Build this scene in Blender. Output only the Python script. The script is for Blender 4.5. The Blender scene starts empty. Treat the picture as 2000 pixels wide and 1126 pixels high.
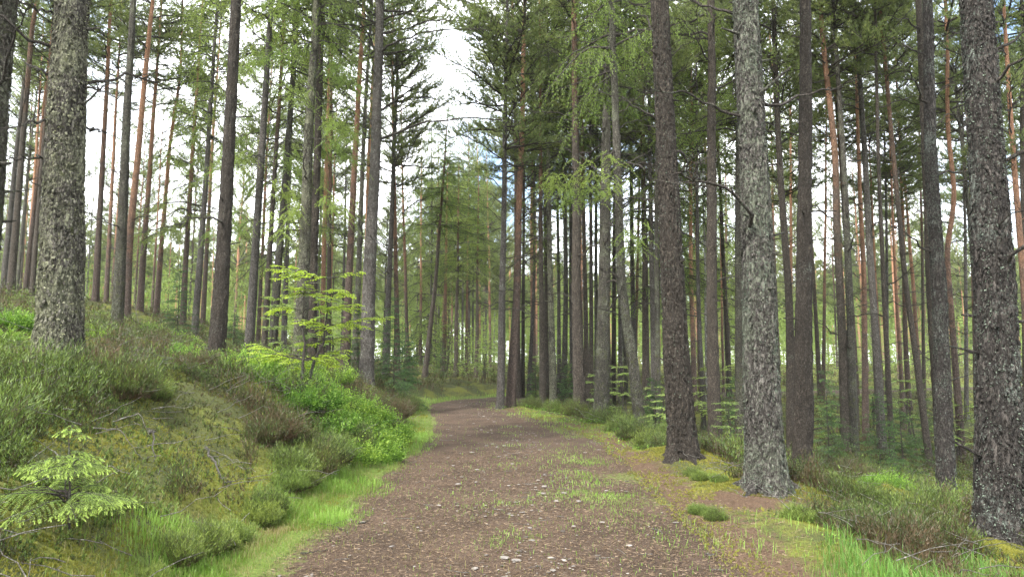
import bpy, math, random
import numpy as np
rad = math.radians
rng = np.random.default_rng(7)
random.seed(7)
SC = bpy.context.scene
COL = SC.collection

# ------------------------------------------------------------------ camera, sky, sun, exposure
F, CX, CY = 1333.3, 1000.0, 563.0          # focal length and centre in photograph pixels
PITCH, CAMZ = rad(6.29), 1.6
cam = bpy.data.cameras.new('camera'); cam_o = bpy.data.objects.new('camera', cam); COL.objects.link(cam_o)
cam.sensor_width = 36; cam.lens = 36 * F / 2000; cam.clip_end = 2000; cam.clip_start = .05
cam_o.location = (0, 0, CAMZ); cam_o.rotation_euler = (rad(90) + PITCH, 0, 0)
SC.camera = cam_o

SUN_EL, SUN_AZ = rad(52), rad(215)
w = bpy.data.worlds.new('World'); SC.world = w; w.use_nodes = True
nt = w.node_tree; nt.nodes.clear()
def wn(t, **k):
    n = nt.nodes.new(t)
    for a, b in k.items(): setattr(n, a, b)
    return n
out = wn('ShaderNodeOutputWorld'); bg = wn('ShaderNodeBackground'); bg.inputs[1].default_value = .12
sky = wn('ShaderNodeTexSky', sky_type='NISHITA', sun_disc=False, sun_elevation=SUN_EL, sun_rotation=SUN_AZ)
tc = wn('ShaderNodeTexCoord'); cl = wn('ShaderNodeTexNoise'); cl.inputs['Scale'].default_value = 2.6; cl.inputs['Detail'].default_value = 7
mr = wn('ShaderNodeMapRange'); mr.inputs['From Min'].default_value = .36; mr.inputs['From Max'].default_value = .52
mr.inputs['To Min'].default_value = .0; mr.inputs['To Max'].default_value = .96
mx = wn('ShaderNodeMix', data_type='RGBA'); mx.inputs['B'].default_value = (12.6, 12.9, 13.3, 1)
L = nt.links.new
L(tc.outputs['Generated'], cl.inputs['Vector']); L(cl.outputs['Fac'], mr.inputs['Value']); L(mr.outputs['Result'], mx.inputs['Factor'])
L(sky.outputs[0], mx.inputs['A']); L(mx.outputs['Result'], bg.inputs[0]); L(bg.outputs[0], out.inputs[0])
sl = bpy.data.lights.new('sun', 'SUN'); sl.energy = 3.3; sl.angle = rad(7); sl.color = (1, .965, .9)
so = bpy.data.objects.new('sun', sl); COL.objects.link(so)
so.rotation_euler = (rad(90) - SUN_EL, 0, rad(180) - SUN_AZ)
so.location = (-10, -10, 40)
SC.view_settings.view_transform = 'Standard'; SC.view_settings.look = 'None'
SC.view_settings.gamma = 1; SC.view_settings.exposure = 1.88
SC.render.engine = 'CYCLES'
SC.cycles.max_bounces = 8; SC.cycles.diffuse_bounces = 4; SC.cycles.transmission_bounces = 3

# ------------------------------------------------------------------ noise and terrain
def _h(ix, iy, iz, seed):
    n = (ix.astype(np.int64) * 374761393 + iy.astype(np.int64) * 668265263 + iz.astype(np.int64) * 2147483647 + seed * 1274126177) & 0xffffffff
    n = ((n ^ (n >> 13)) * 1274126177) & 0xffffffff
    n = (n ^ (n >> 16)) & 0xffffffff
    return n / 4294967295.0
def vnoise(x, y, z=0.0, seed=0):
    x, y, z = np.broadcast_arrays(np.asarray(x, float), np.asarray(y, float), np.asarray(z, float))
    ix, iy, iz = np.floor(x), np.floor(y), np.floor(z)
    fx, fy, fz = x - ix, y - iy, z - iz
    fx, fy, fz = [f * f * (3 - 2 * f) for f in (fx, fy, fz)]
    r = 0
    for a in (0, 1):
        for b in (0, 1):
            for c in (0, 1):
                wgt = (fx if a else 1 - fx) * (fy if b else 1 - fy) * (fz if c else 1 - fz)
                r = r + wgt * _h(ix + a, iy + b, iz + c, seed)
    return r
def fbm(x, y, z=0.0, oct=4, seed=0):
    a, s, r = .5, 1.0, 0
    for i in range(oct):
        r = r + a * (vnoise(np.asarray(x) * s, np.asarray(y) * s, np.asarray(z) * s, seed + i) * 2 - 1); a *= .5; s *= 2.03
    return r
def sstep(a, b, x):
    t = np.clip((np.asarray(x, float) - a) / (b - a), 0, 1); return t * t * (3 - 2 * t)

PC = np.array([(0, -30), (0, -8), (0, 0), (0, 6), (.02, 11), (.0, 14.5), (-.38, 18), (-1.1, 22), (-1.75, 25.5), (-1.65, 29), (-.2, 32.2), (3, 34.5), (8, 36.5), (16, 39), (30, 46), (60, 60)], float)
def _catmull(P, k=6):
    o = []
    Q = np.vstack([2 * P[0] - P[1], P, 2 * P[-1] - P[-2]])
    for i in range(1, len(Q) - 2):
        for t in np.arange(k) / k:
            o.append(.5 * ((2 * Q[i]) + (-Q[i-1] + Q[i+1]) * t + (2*Q[i-1] - 5*Q[i] + 4*Q[i+1] - Q[i+2]) * t*t + (-Q[i-1] + 3*Q[i] - 3*Q[i+1] + Q[i+2]) * t**3))
    o.append(Q[-2]); return np.array(o)
PL = _catmull(PC)
def path_s(x, y):
    """signed distance from the path centre line: negative left, positive right"""
    x = np.asarray(x, float); y = np.asarray(y, float)
    best = np.full(np.broadcast(x, y).shape, 1e9); sg = np.zeros_like(best)
    for a, b in zip(PL[:-1], PL[1:]):
        dx, dy = b - a; l2 = dx*dx + dy*dy
        t = np.clip(((x - a[0]) * dx + (y - a[1]) * dy) / l2, 0, 1)
        ex = x - a[0] - t*dx; ey = y - a[1] - t*dy
        d2 = ex*ex + ey*ey; m = d2 < best
        best = np.where(m, d2, best); sg = np.where(m, np.sign(dy*ex - dx*ey), sg)
    return np.sqrt(best) * np.where(sg == 0, 1, sg)
def halfw(y): return 1.82 - .45 * sstep(14, 24, y) 
BL_S = np.array([0, .55, 1.0, 1.6, 2.3, 3.2, 5.2, 10, 18, 30, 60, 100, 300]); BL_Z = np.array([0, .05, .32, .74, 1.08, 1.38, 1.72, 2.55, 4.5, 5.6, 5.9, 5.5, 4])
BR_S = np.array([0, 1.0, 3.0, 6.0, 9.5, 15, 30, 60, 300]); BR_Z = np.array([0, -.05, -.36, -.95, -1.45, -1.9, -2.4, -3.0, -3.5])
MOUNDS = [(3.0, 11.9, 1.15, .22), (3.4, 9.1, 1.35, .20), (5.0, 7.2, .9, .14), (5.4, 10.3, 1.1, .26), (1.75, 13.6, .8, .07)]
def ground(x, y, fine=True, dip=False):
    x = np.asarray(x, float); y = np.asarray(y, float)
    s = path_s(x, y); hw = halfw(y)
    sl_ = np.maximum(-s - hw, 0); sr_ = np.maximum(s - hw, 0)
    far = sstep(20, 45, y) * sstep(-.62, -.08, x / np.maximum(y, 5)) * 1.25
    z = np.interp(sl_, BL_S, BL_Z) * (1 - .60 * far) + np.interp(sr_, BR_S, BR_Z)
    off = sstep(0, 1.2, np.maximum(sl_, sr_))
    z = z + off * .30 * fbm(x * .45, y * .45, seed=3, oct=3) + sstep(.2, 1.5, sl_) * .20 * fbm(x * 1.5, y * 1.5, seed=9, oct=3)
    z = z + .035 * fbm(x * .8, y * .8, seed=21, oct=3)
    for mx_, my_, r_, h_ in MOUNDS: z = z + h_ * np.exp(-((x - mx_)**2 + (y - my_)**2) / (r_ * r_ * .5))
    if fine: z = z + off * .05 * fbm(x * 5, y * 5, seed=13, oct=2)
    if dip: z = z - .14 * (1 - sstep(-.18, .06, np.abs(s) - hw - .12 * fbm(x * 1.3, y * 1.3, seed=31, oct=3)))
    return z

fwd = np.array([0, math.cos(PITCH), math.sin(PITCH)]); upv = np.array([0, -math.sin(PITCH), math.cos(PITCH)])
def at(px, py, d):
    r = fwd + upv * (-(py - CY) / F) + np.array([(px - CX) / F, 0, 0])
    return np.array([0, 0, CAMZ]) + r * (d / r[1])
def proj(p):
    q = np.asarray(p, float) - np.array([0, 0, CAMZ]); k = q @ fwd
    return CX + F * q[0] / k, CY - F * (q @ upv) / k
def on_ground(px, d, py=750):
    """point of the ground seen in column px at distance d"""
    z = 0
    for _ in range(4):
        x = at(px, py, d)[0]; z = float(ground(x, d)); py = proj((x, d, z))[1]
    return np.array([x, d, z])
def hit(px, py, d0=2.5, d1=70, prev=None):
    ds = np.geomspace(d0, d1, 500); P = np.array([at(px, py, d) for d in ds]); u_ = P[:, 2] < ground(P[:, 0], P[:, 1])
    if not u_.any(): return at(px, py, prev or 20)
    k = np.argmax(u_); return np.array([P[k, 0], P[k, 1], float(ground(P[k, 0], P[k, 1]))])

# ------------------------------------------------------------------ mesh helpers
def add_tint(me, tint):
    a = me.attributes.new('tint', 'FLOAT', 'POINT'); a.data.foreach_set('value', np.asarray(tint, np.float32))
class MB:
    def __init__(s): s.v = []; s.t = []; s.q = []; s.c = []; s.n = 0
    def add(s, v, t=None, q=None, tint=0.5):
        v = np.asarray(v, float).reshape(-1, 3)
        if t is not None and len(t): s.t.append(np.asarray(t).reshape(-1, 3) + s.n)
        if q is not None and len(q): s.q.append(np.asarray(q).reshape(-1, 4) + s.n)
        s.v.append(v); s.c.append(np.broadcast_to(np.asarray(tint, float), (len(v),))); s.n += len(v); return s
    def arrays(s):
        v = np.vstack(s.v) if s.v else np.zeros((0, 3)); c = np.concatenate(s.c) if s.c else np.zeros(0)
        t = np.vstack(s.t) if s.t else np.zeros((0, 3), int); q = np.vstack(s.q) if s.q else np.zeros((0, 4), int)
        return v, t, q, c
    def mesh(s, name, mat, smooth=True):
        v, t, q, c = s.arrays(); me = bpy.data.meshes.new(name)
        me.vertices.add(len(v)); me.vertices.foreach_set('co', v.astype(np.float32).ravel())
        nl = len(t) * 3 + len(q) * 4; me.loops.add(nl)
        me.loops.foreach_set('vertex_index', np.concatenate([t.ravel(), q.ravel()]).astype(np.int32))
        me.polygons.add(len(t) + len(q))
        st = np.concatenate([np.arange(len(t)) * 3, len(t) * 3 + np.arange(len(q)) * 4]).astype(np.int32)
        me.polygons.foreach_set('loop_start', st)
        if not smooth: me.polygons.foreach_set('use_smooth', np.zeros(len(t) + len(q), bool))
        else: me.polygons.foreach_set('use_smooth', np.ones(len(t) + len(q), bool))
        me.update(calc_edges=True); add_tint(me, c); me.materials.append(mat)
        return me
def link(name, me, parent=None, loc=(0, 0, 0), rot=None, scale=None):
    o = bpy.data.objects.new(name, me); COL.objects.link(o); o.location = loc
    if parent is not None: o.parent = parent
    if rot is not None: o.rotation_euler = rot
    if scale is not None: o.scale = (scale,) * 3 if np.isscalar(scale) else scale
    return o
def tag(o, label, cat, group=None):
    o['label'] = label; o['category'] = cat
    if group: o['group'] = group
    return o
def unit(a): return a / np.maximum(np.linalg.norm(a, axis=-1, keepdims=True), 1e-9)
def tube(mb, P, R, n=6, tint=.5, cap=True):
    P = np.asarray(P, float); R = np.asarray(R, float); m = len(P)
    T = unit(np.gradient(P, axis=0)); ref = np.array([0, 0, 1.]) if abs(T[:, 2]).mean() < .8 else np.array([1., 0, 0])
    A = unit(np.cross(T, ref)); B = np.cross(T, A); th = np.arange(n) * 2 * math.pi / n
    V = P[:, None] + R[:, None, None] * (np.cos(th)[None, :, None] * A[:, None] + np.sin(th)[None, :, None] * B[:, None])
    i = np.arange(m - 1)[:, None] * n; j = np.arange(n)[None]; k = (j + 1) % n
    q = np.stack([i + j, i + k, i + n + k, i + n + j], -1).reshape(-1, 4)
    V = V.reshape(-1, 3); t = []
    if cap:
        V = np.vstack([V, P[-1]]); b = (m - 1) * n
        t = [(b + a, b + (a + 1) % n, m * n) for a in range(n)]
    mb.add(V, t, q, tint)
def rnd(n): return unit(rng.normal(size=(n, 3)))
def needles(mb, P, D, ln, wd, k, spread, tint, tj=.12):
    """k thin pointed needles fanning out of every point"""
    n = len(P)
    if n == 0: return
    P = np.repeat(P, k, 0); D = np.repeat(D, k, 0); tint = np.repeat(np.broadcast_to(tint, (n,)), k)
    D = unit(D + rnd(n * k) * spread); l = np.broadcast_to(np.asarray(ln, float), (n,)).repeat(k) * rng.uniform(.6, 1.15, n * k)
    S = unit(np.cross(D, rnd(n * k))) * (np.broadcast_to(np.asarray(wd, float), (n,)).repeat(k) / 2)[:, None]
    a = P - S; b = P + S; c = P + D * l[:, None]
    V = np.stack([a, b, c], 1).reshape(-1, 3)
    mb.add(V, np.arange(n * k * 3).reshape(-1, 3), None, np.repeat(np.clip(tint + rng.normal(0, tj, n * k), 0, 1), 3))
def leaves(mb, P, D, ln, wd, tint, flat=.5, tj=.12):
    """one pointed oval leaf per point, folded along its midrib; flat=1 keeps blades horizontal"""
    n = len(P); N = unit(np.array([0, 0, 1.]) * flat + rnd(n) * (1 - flat)); D = unit(D); S = unit(np.cross(D, N)); N = np.cross(S, D)
    l = np.asarray(ln) * rng.uniform(.65, 1.2, n); l = l[:, None]; ww = np.broadcast_to(np.asarray(wd) / np.asarray(ln), (n,))[:, None] * l / 2
    a = P; c = P + D * l - N * l * .12; b = P + D * l * .45 + S * ww + N * ww * .3; d = P + D * l * .45 - S * ww + N * ww * .3
    V = np.stack([a, b, c, d], 1).reshape(-1, 3); i = np.arange(n) * 4
    T = np.stack([i, i + 1, i + 2, i, i + 2, i + 3], 1).reshape(-1, 3)
    mb.add(V, T, None, np.repeat(np.clip(tint + rng.normal(0, tj, n), 0, 1), 4))

# ------------------------------------------------------------------ materials
def new_mat(name):
    m = bpy.data.materials.new(name); m.use_nodes = True; m.node_tree.nodes.clear(); return m, m.node_tree
def N(t, typ, **k):
    n = t.nodes.new(typ)
    for a, b in k.items():
        if a.startswith('_'): setattr(n, a[1:], b)
        else: n.inputs[a.replace('__', ' ')].default_value = b
    return n
def ramp(t, fac, stops):
    r = t.nodes.new('ShaderNodeValToRGB'); e = r.color_ramp.elements
    while len(e) < len(stops): e.new(.5)
    for el, (p, c) in zip(e, stops): el.position = p; el.color = (*c, 1)
    t.links.new(fac, r.inputs[0]); return r.outputs[0]
def mixc(t, fac, a, b, mode='MIX'):
    m = t.nodes.new('ShaderNodeMix'); m.data_type = 'RGBA'; m.blend_type = mode
    for k, v in (('Factor', fac), ('A', a), ('B', b)):
        if isinstance(v, (int, float)): m.inputs[k].default_value = v
        elif isinstance(v, tuple): m.inputs[k].default_value = (*v, 1)
        else: t.links.new(v, m.inputs[k])
    return m.outputs['Result']
def math_(t, op, a, b=0.0, clamp=False):
    m = t.nodes.new('ShaderNodeMath'); m.operation = op; m.use_clamp = clamp
    for i, v in enumerate((a, b)):
        if isinstance(v, (int, float)): m.inputs[i].default_value = v
        else: t.links.new(v, m.inputs[i])
    return m.outputs[0]
def mrange(t, v, a, b, c=0.0, d=1.0):
    m = t.nodes.new('ShaderNodeMapRange'); t.links.new(v, m.inputs[0])
    for i, q in enumerate((a, b, c, d)): m.inputs[i + 1].default_value = q
    return m.outputs[0]
def noise_(t, vec, scale, detail=4, rough=.55, dist=0.0):
    n = t.nodes.new('ShaderNodeTexNoise'); n.inputs['Scale'].default_value = scale; n.inputs['Detail'].default_value = detail
    n.inputs['Roughness'].default_value = rough; n.inputs['Distortion'].default_value = dist; t.links.new(vec, n.inputs['Vector']); return n.outputs['Fac']
def foliage(name, stops, transl=.35, rough=.5, vary=.25, spec=.25):
    m, t = new_mat(name); at_ = N(t, 'ShaderNodeAttribute', _attribute_name='tint')
    c = ramp(t, at_.outputs['Fac'], stops)
    oi = t.nodes.new('ShaderNodeObjectInfo'); hs = t.nodes.new('ShaderNodeHueSaturation')
    t.links.new(mrange(t, oi.outputs['Random'], 0, 1, 1 - vary, 1 + vary), hs.inputs['Value'])
    t.links.new(mrange(t, oi.outputs['Random'], 0, 1, .512, .488), hs.inputs['Hue']); t.links.new(c, hs.inputs['Color'])
    p = N(t, 'ShaderNodeBsdfPrincipled', Roughness=rough); p.inputs['Specular IOR Level'].default_value = spec
    tr = t.nodes.new('ShaderNodeBsdfTranslucent'); ms = N(t, 'ShaderNodeMixShader', Fac=transl); o = t.nodes.new('ShaderNodeOutputMaterial')
    t.links.new(hs.outputs[0], p.inputs['Base Color']); t.links.new(mixc(t, 1.0, hs.outputs[0], (1.25, 1.25, .7), 'MULTIPLY'), tr.inputs['Color'])
    t.links.new(p.outputs[0], ms.inputs[1]); t.links.new(tr.outputs[0], ms.inputs[2]); t.links.new(ms.outputs[0], o.inputs[0]); return m
def bark(name, dark, plate, light, lichen=0.0, lichc=(.30, .34, .22), orange=None, oz=(8, 15), scale=16, moss=0.0, bump=1.0, stretch=.38):
    m, t = new_mat(name); tcn = t.nodes.new('ShaderNodeTexCoord'); mp = t.nodes.new('ShaderNodeMapping'); mp.inputs['Scale'].default_value = (1, 1, stretch)
    oi = t.nodes.new('ShaderNodeObjectInfo'); add = t.nodes.new('ShaderNodeVectorMath'); add.operation = 'ADD'
    sc = t.nodes.new('ShaderNodeVectorMath'); sc.operation = 'SCALE'; sc.inputs[0].default_value = (7, 3, 5); t.links.new(oi.outputs['Random'], sc.inputs['Scale'])
    t.links.new(tcn.outputs['Object'], add.inputs[0]); t.links.new(sc.outputs[0], add.inputs[1]); obv = add.outputs[0]
    t.links.new(obv, mp.inputs[0]); v = mp.outputs[0]
    wob = N(t, 'ShaderNodeTexNoise', Scale=13, Detail=5); t.links.new(v, wob.inputs['Vector']); wob.inputs['Roughness'].default_value = .7
    vm = t.nodes.new('ShaderNodeVectorMath'); vm.operation = 'MULTIPLY_ADD'; vm.inputs[1].default_value = (.22, .22, .22)
    t.links.new(wob.outputs['Color'], vm.inputs[0]); t.links.new(v, vm.inputs[2])
    vo = N(t, 'ShaderNodeTexVoronoi', _feature='DISTANCE_TO_EDGE', Scale=scale); t.links.new(vm.outputs[0], vo.inputs['Vector'])
    vc = N(t, 'ShaderNodeTexVoronoi', _feature='F1', Scale=scale * 2.3); t.links.new(vm.outputs[0], vc.inputs['Vector'])
    n1 = noise_(t, v, 60, 6, .7); n2 = noise_(t, obv, 2.5, 4); n3 = noise_(t, obv, 34, 7, .72); n4 = noise_(t, v, 17, 6, .7)
    crack = mrange(t, vo.outputs['Distance'], .0, .20)
    crack = math_(t, 'MULTIPLY', crack, mrange(t, n4, .34, .52, .35, 1.0))
    pl = mixc(t, mrange(t, n1, .38, .64), plate, light)
    sepc = t.nodes.new('ShaderNodeSeparateColor'); t.links.new(vc.outputs['Color'], sepc.inputs[0])
    pl = mixc(t, mrange(t, sepc.outputs[0], .0, 1, 0.0, .6), pl, dark)
    c = mixc(t, crack, dark, pl)
    c = mixc(t, mrange(t, n2, .35, .65, 0, .35), c, dark)
    sep = t.nodes.new('ShaderNodeSeparateXYZ'); t.links.new(tcn.outputs['Object'], sep.inputs[0])
    if orange:
        oc = mixc(t, mrange(t, n1, .35, .68), orange, tuple(min(1, q * 1.45) for q in orange))
        oc = mixc(t, crack, tuple(q * .45 for q in orange), oc)
        zz = math_(t, 'ADD', sep.outputs[2], math_(t, 'MULTIPLY', math_(t, 'SUBTRACT', n2, .5), 9.0))
        zz = math_(t, 'ADD', zz, mrange(t, oi.outputs['Random'], 0, 1, -2, 2.5))
        c = mixc(t, mrange(t, zz, oz[0], oz[1]), c, oc)
    if lichen:
        big = noise_(t, obv, 1.9, 3); a = math_(t, 'ADD', math_(t, 'ADD', math_(t, 'MULTIPLY', n3, .6), math_(t, 'MULTIPLY', n1, .4)), math_(t, 'MULTIPLY', math_(t, 'SUBTRACT', big, .5), .5))
        th = .64 - .20 * lichen
        lc = mixc(t, mrange(t, n4, .35, .65), lichc, tuple(q * .55 for q in lichc))
        f = math_(t, 'MULTIPLY', mrange(t, a, th, th + .07), mrange(t, crack, 0, .8, .25, .85)); c = mixc(t, f, c, lc)
    if moss:
        f = mrange(t, math_(t, 'ADD', noise_(t, obv, 7, 6, .75), math_(t, 'MULTIPLY', sep.outputs[2], -.012)), .60 - .13 * moss, .68 - .13 * moss)
        c = mixc(t, math_(t, 'MULTIPLY', f, .75), c, (.085, .095, .035))
    hs = t.nodes.new('ShaderNodeHueSaturation'); t.links.new(c, hs.inputs['Color']); t.links.new(mrange(t, oi.outputs['Random'], 0, 1, .78, 1.25), hs.inputs['Value'])
    p = N(t, 'ShaderNodeBsdfPrincipled', Roughness=.9); p.inputs['Specular IOR Level'].default_value = .2
    t.links.new(hs.outputs[0], p.inputs['Base Color'])
    h = math_(t, 'ADD', math_(t, 'MULTIPLY', crack, 1.0), math_(t, 'MULTIPLY', n1, .9))
    h = math_(t, 'ADD', h, math_(t, 'MULTIPLY', sepc.outputs[1], .35))
    b = N(t, 'ShaderNodeBump', Strength=1.0, Distance=.026 * bump); t.links.new(h, b.inputs['Height']); t.links.new(b.outputs[0], p.inputs['Normal'])
    o = t.nodes.new('ShaderNodeOutputMaterial'); t.links.new(p.outputs[0], o.inputs[0]); return m
def plain(name, c0, c1, scale=30, rough=.85, bump=.3):
    m, t = new_mat(name); tcn = t.nodes.new('ShaderNodeTexCoord'); n = noise_(t, tcn.outputs['Object'], scale, 6, .65)
    at_ = N(t, 'ShaderNodeAttribute', _attribute_name='tint')
    c = mixc(t, mrange(t, math_(t, 'ADD', n, math_(t, 'SUBTRACT', at_.outputs['Fac'], .5)), .3, .7), c0, c1)
    p = N(t, 'ShaderNodeBsdfPrincipled', Roughness=rough); t.links.new(c, p.inputs['Base Color']); p.inputs['Specular IOR Level'].default_value = .25
    b = N(t, 'ShaderNodeBump', Strength=bump, Distance=.01); t.links.new(n, b.inputs['Height']); t.links.new(b.outputs[0], p.inputs['Normal'])
    o = t.nodes.new('ShaderNodeOutputMaterial'); t.links.new(p.outputs[0], o.inputs[0]); return m

M = {}
M['brown'] = bark('bark_brown', (.021, .017, .013), (.084, .067, .053), (.15, .125, .10), lichen=.12, lichc=(.24, .26, .22), scale=22, stretch=.5)
M['brownor'] = bark('bark_brown_to_orange', (.032, .026, .020), (.13, .105, .083), (.215, .182, .15), orange=(.27, .145, .088), lichen=.15, lichc=(.24, .26, .2), scale=22, stretch=.5)
M['orange'] = bark('bark_orange', (.045, .033, .027), (.175, .125, .10), (.28, .21, .175), orange=(.42, .225, .135), oz=(3.5, 10), scale=20, stretch=.5)
M['grey'] = bark('bark_grey', (.035, .030, .026), (.145, .128, .112), (.24, .225, .20), lichen=.35, lichc=(.28, .29, .24), scale=20, stretch=.45)
M['lichen'] = bark('bark_lichen', (.030, .025, .020), (.16, .145, .12), (.30, .28, .24), lichen=.85, lichc=(.34, .35, .22), moss=.35, scale=15, stretch=.42, bump=1.5)
M['mossy'] = bark('bark_mossy', (.030, .026, .020), (.13, .118, .095), (.22, .205, .175), lichen=.6, lichc=(.25, .27, .18), moss=.7, scale=20, stretch=.45)
M['scaly'] = bark('bark_grey_green_lichen', (.018, .015, .013), (.078, .066, .058), (.14, .124, .11), lichen=.42, lichc=(.205, .235, .20), scale=14, stretch=.32, bump=1.7)
M['pale'] = bark('bark_pale_grey_green', (.028, .023, .020), (.15, .133, .115), (.25, .235, .21), lichen=.8, lichc=(.215, .24, .17), scale=16, stretch=.36, bump=1.5)
M['plate'] = bark('bark_plate', (.05, .04, .034), (.15, .13, .11), (.26, .235, .205), lichen=.5, lichc=(.30, .32, .24), scale=40, stretch=.6)
M['birch'] = bark('bark_birch', (.10, .09, .08), (.50, .48, .44), (.68, .66, .62), scale=7, stretch=1.6)
M['twig'] = bark('bark_twig', (.035, .029, .024), (.10, .082, .068), (.17, .15, .13), lichen=.4, lichc=(.24, .28, .2), scale=30)
M['deadwood'] = bark('bark_dead_pale', (.09, .08, .07), (.26, .235, .205), (.42, .40, .37), lichen=.3, lichc=(.36, .40, .33), scale=30)
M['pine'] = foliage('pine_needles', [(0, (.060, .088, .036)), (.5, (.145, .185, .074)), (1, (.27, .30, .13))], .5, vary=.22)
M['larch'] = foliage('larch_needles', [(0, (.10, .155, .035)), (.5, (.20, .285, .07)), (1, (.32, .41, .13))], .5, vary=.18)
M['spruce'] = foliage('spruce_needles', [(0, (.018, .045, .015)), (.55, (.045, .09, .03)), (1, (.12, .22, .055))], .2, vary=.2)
M['seedling'] = foliage('seedling_needles', [(0, (.06, .13, .035)), (.5, (.22, .33, .07)), (1, (.42, .52, .14))], .3, vary=.05)
M['broad'] = foliage('broad_leaf', [(0, (.10, .17, .02)), (.5, (.21, .31, .04)), (1, (.36, .45, .09))], .5, vary=.1)
M['shrubleaf'] = foliage('shrub_leaf', [(0, (.09, .14, .035)), (.5, (.19, .27, .075)), (1, (.29, .37, .12))], .45, vary=.2)
M['bilberry'] = foliage('bilberry_leaf', [(0, (.030, .075, .010)), (.45, (.105, .20, .025)), (1, (.27, .38, .07))], .4, vary=.14)
M['heather'] = foliage('heather_sprig', [(0, (.105, .066, .042)), (.3, (.042, .036, .016)), (.6, (.038, .062, .015)), (1, (.15, .20, .04))], .25, vary=.15)
M['grass'] = foliage('grass_blade', [(0, (.20, .17, .08)), (.2, (.11, .16, .03)), (.6, (.12, .22, .035)), (1, (.22, .35, .075))], .4, vary=.0)
M['tallgrass'] = foliage('tall_grass_blade', [(0, (.19, .16, .07)), (.2, (.07, .12, .025)), (.5, (.075, .17, .03)), (1, (.16, .30, .065))], .4, vary=.0)
M['moss'] = foliage('moss_tuft', [(0, (.075, .075, .012)), (.5, (.135, .14, .022)), (1, (.26, .24, .045))], .3, vary=.0)
M['yellowlichen'] = foliage('yellow_lichen_flake', [(0, (.09, .09, .04)), (.5, (.20, .205, .11)), (1, (.33, .335, .22))], .1, vary=.05)
M['lichenflake'] = foliage('lichen_flake', [(0, (.05, .068, .048)), (.5, (.10, .128, .095)), (1, (.155, .19, .14))], .1, vary=.05)
M['stone'] = plain('stone', (.075, .066, .058), (.19, .172, .155), 18, bump=.8)
M['pebble'] = plain('pebble', (.05, .042, .035), (.19, .17, .15), 25)
M['litter'] = foliage('needle_litter', [(0, (.028, .018, .012)), (.5, (.10, .062, .038)), (1, (.25, .175, .115))], .05, vary=.0)

# ground: moss and litter, one sheet
def ground_mat():
    m, t = new_mat('forest_floor'); tcn = t.nodes.new('ShaderNodeTexCoord'); o_ = tcn.outputs['Object']
    a = noise_(t, o_, .9, 5, .6); b = noise_(t, o_, 6, 6, .7); c_ = noise_(t, o_, 38, 5, .7)
    at_ = N(t, 'ShaderNodeAttribute', _attribute_name='tint')       # 1 = needle litter
    moss = mixc(t, mrange(t, c_, .3, .7), (.045, .052, .012), (.14, .145, .028))
    green = mixc(t, mrange(t, c_, .3, .7), (.024, .028, .012), (.066, .072, .026))
    lit = mixc(t, mrange(t, noise_(t, o_, 55, 6, .75), .32, .68), (.026, .018, .012), (.115, .074, .048))
    c = mixc(t, mrange(t, a, .46, .60), green, moss)
    f = math_(t, 'ADD', at_.outputs['Fac'], math_(t, 'MULTIPLY', math_(t, 'SUBTRACT', b, .5), 1.1))
    c = mixc(t, mrange(t, f, .38, .62), c, lit)
    vg = mrange(t, math_(t, 'ADD', at_.outputs['Fac'], math_(t, 'MULTIPLY', math_(t, 'SUBTRACT', b, .5), 2.0)), -.25, -.70)
    c = mixc(t, vg, c, mixc(t, mrange(t, c_, .3, .7), (.040, .055, .014), (.11, .15, .032)))
    p = N(t, 'ShaderNodeBsdfPrincipled', Roughness=.95); p.inputs['Specular IOR Level'].default_value = .1; t.links.new(c, p.inputs['Base Color'])
    bp = N(t, 'ShaderNodeBump', Strength=.9, Distance=.035); t.links.new(math_(t, 'ADD', b, math_(t, 'MULTIPLY', c_, .6)), bp.inputs['Height']); t.links.new(bp.outputs[0], p.inputs['Normal'])
    o = t.nodes.new('ShaderNodeOutputMaterial'); t.links.new(p.outputs[0], o.inputs[0]); return m
def path_mat():
    m, t = new_mat('dirt_path'); tcn = t.nodes.new('ShaderNodeTexCoord'); o_ = tcn.outputs['Object']
    a = noise_(t, o_, 1.1, 5, .65); b = noise_(t, o_, 9, 6, .7); c_ = noise_(t, o_, 55, 6, .75); f_ = noise_(t, o_, 190, 3, .7)
    at_ = N(t, 'ShaderNodeAttribute', _attribute_name='tint')       # 1 = edge
    dirt = mixc(t, mrange(t, c_, .36, .64), (.011, .0075, .005), (.068, .045, .030))
    dirt = mixc(t, mrange(t, a, .38, .62), dirt, mixc(t, mrange(t, c_, .3, .7), (.026, .017, .012), (.105, .070, .047)))
    dirt = mixc(t, mrange(t, f_, .60, .70, 0, .7), dirt, (.26, .22, .185))
    dirt = mixc(t, mrange(t, f_, .40, .30, 0, .8), dirt, (.022, .016, .012))
    gr = mixc(t, mrange(t, c_, .3, .7), (.048, .062, .018), (.125, .145, .04))
    f = math_(t, 'ADD', at_.outputs['Fac'], math_(t, 'MULTIPLY', math_(t, 'SUBTRACT', b, .5), 1.3))
    c = mixc(t, mrange(t, f, .62, .80), dirt, gr)
    p = N(t, 'ShaderNodeBsdfPrincipled', Roughness=.93); p.inputs['Specular IOR Level'].default_value = .15; t.links.new(c, p.inputs['Base Color'])
    bp = N(t, 'ShaderNodeBump', Strength=1.0, Distance=.02); t.links.new(math_(t, 'ADD', b, math_(t, 'MULTIPLY', c_, .9)), bp.inputs['Height']); t.links.new(bp.outputs[0], p.inputs['Normal'])
    o = t.nodes.new('ShaderNodeOutputMaterial'); t.links.new(p.outputs[0], o.inputs[0]); return m

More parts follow.
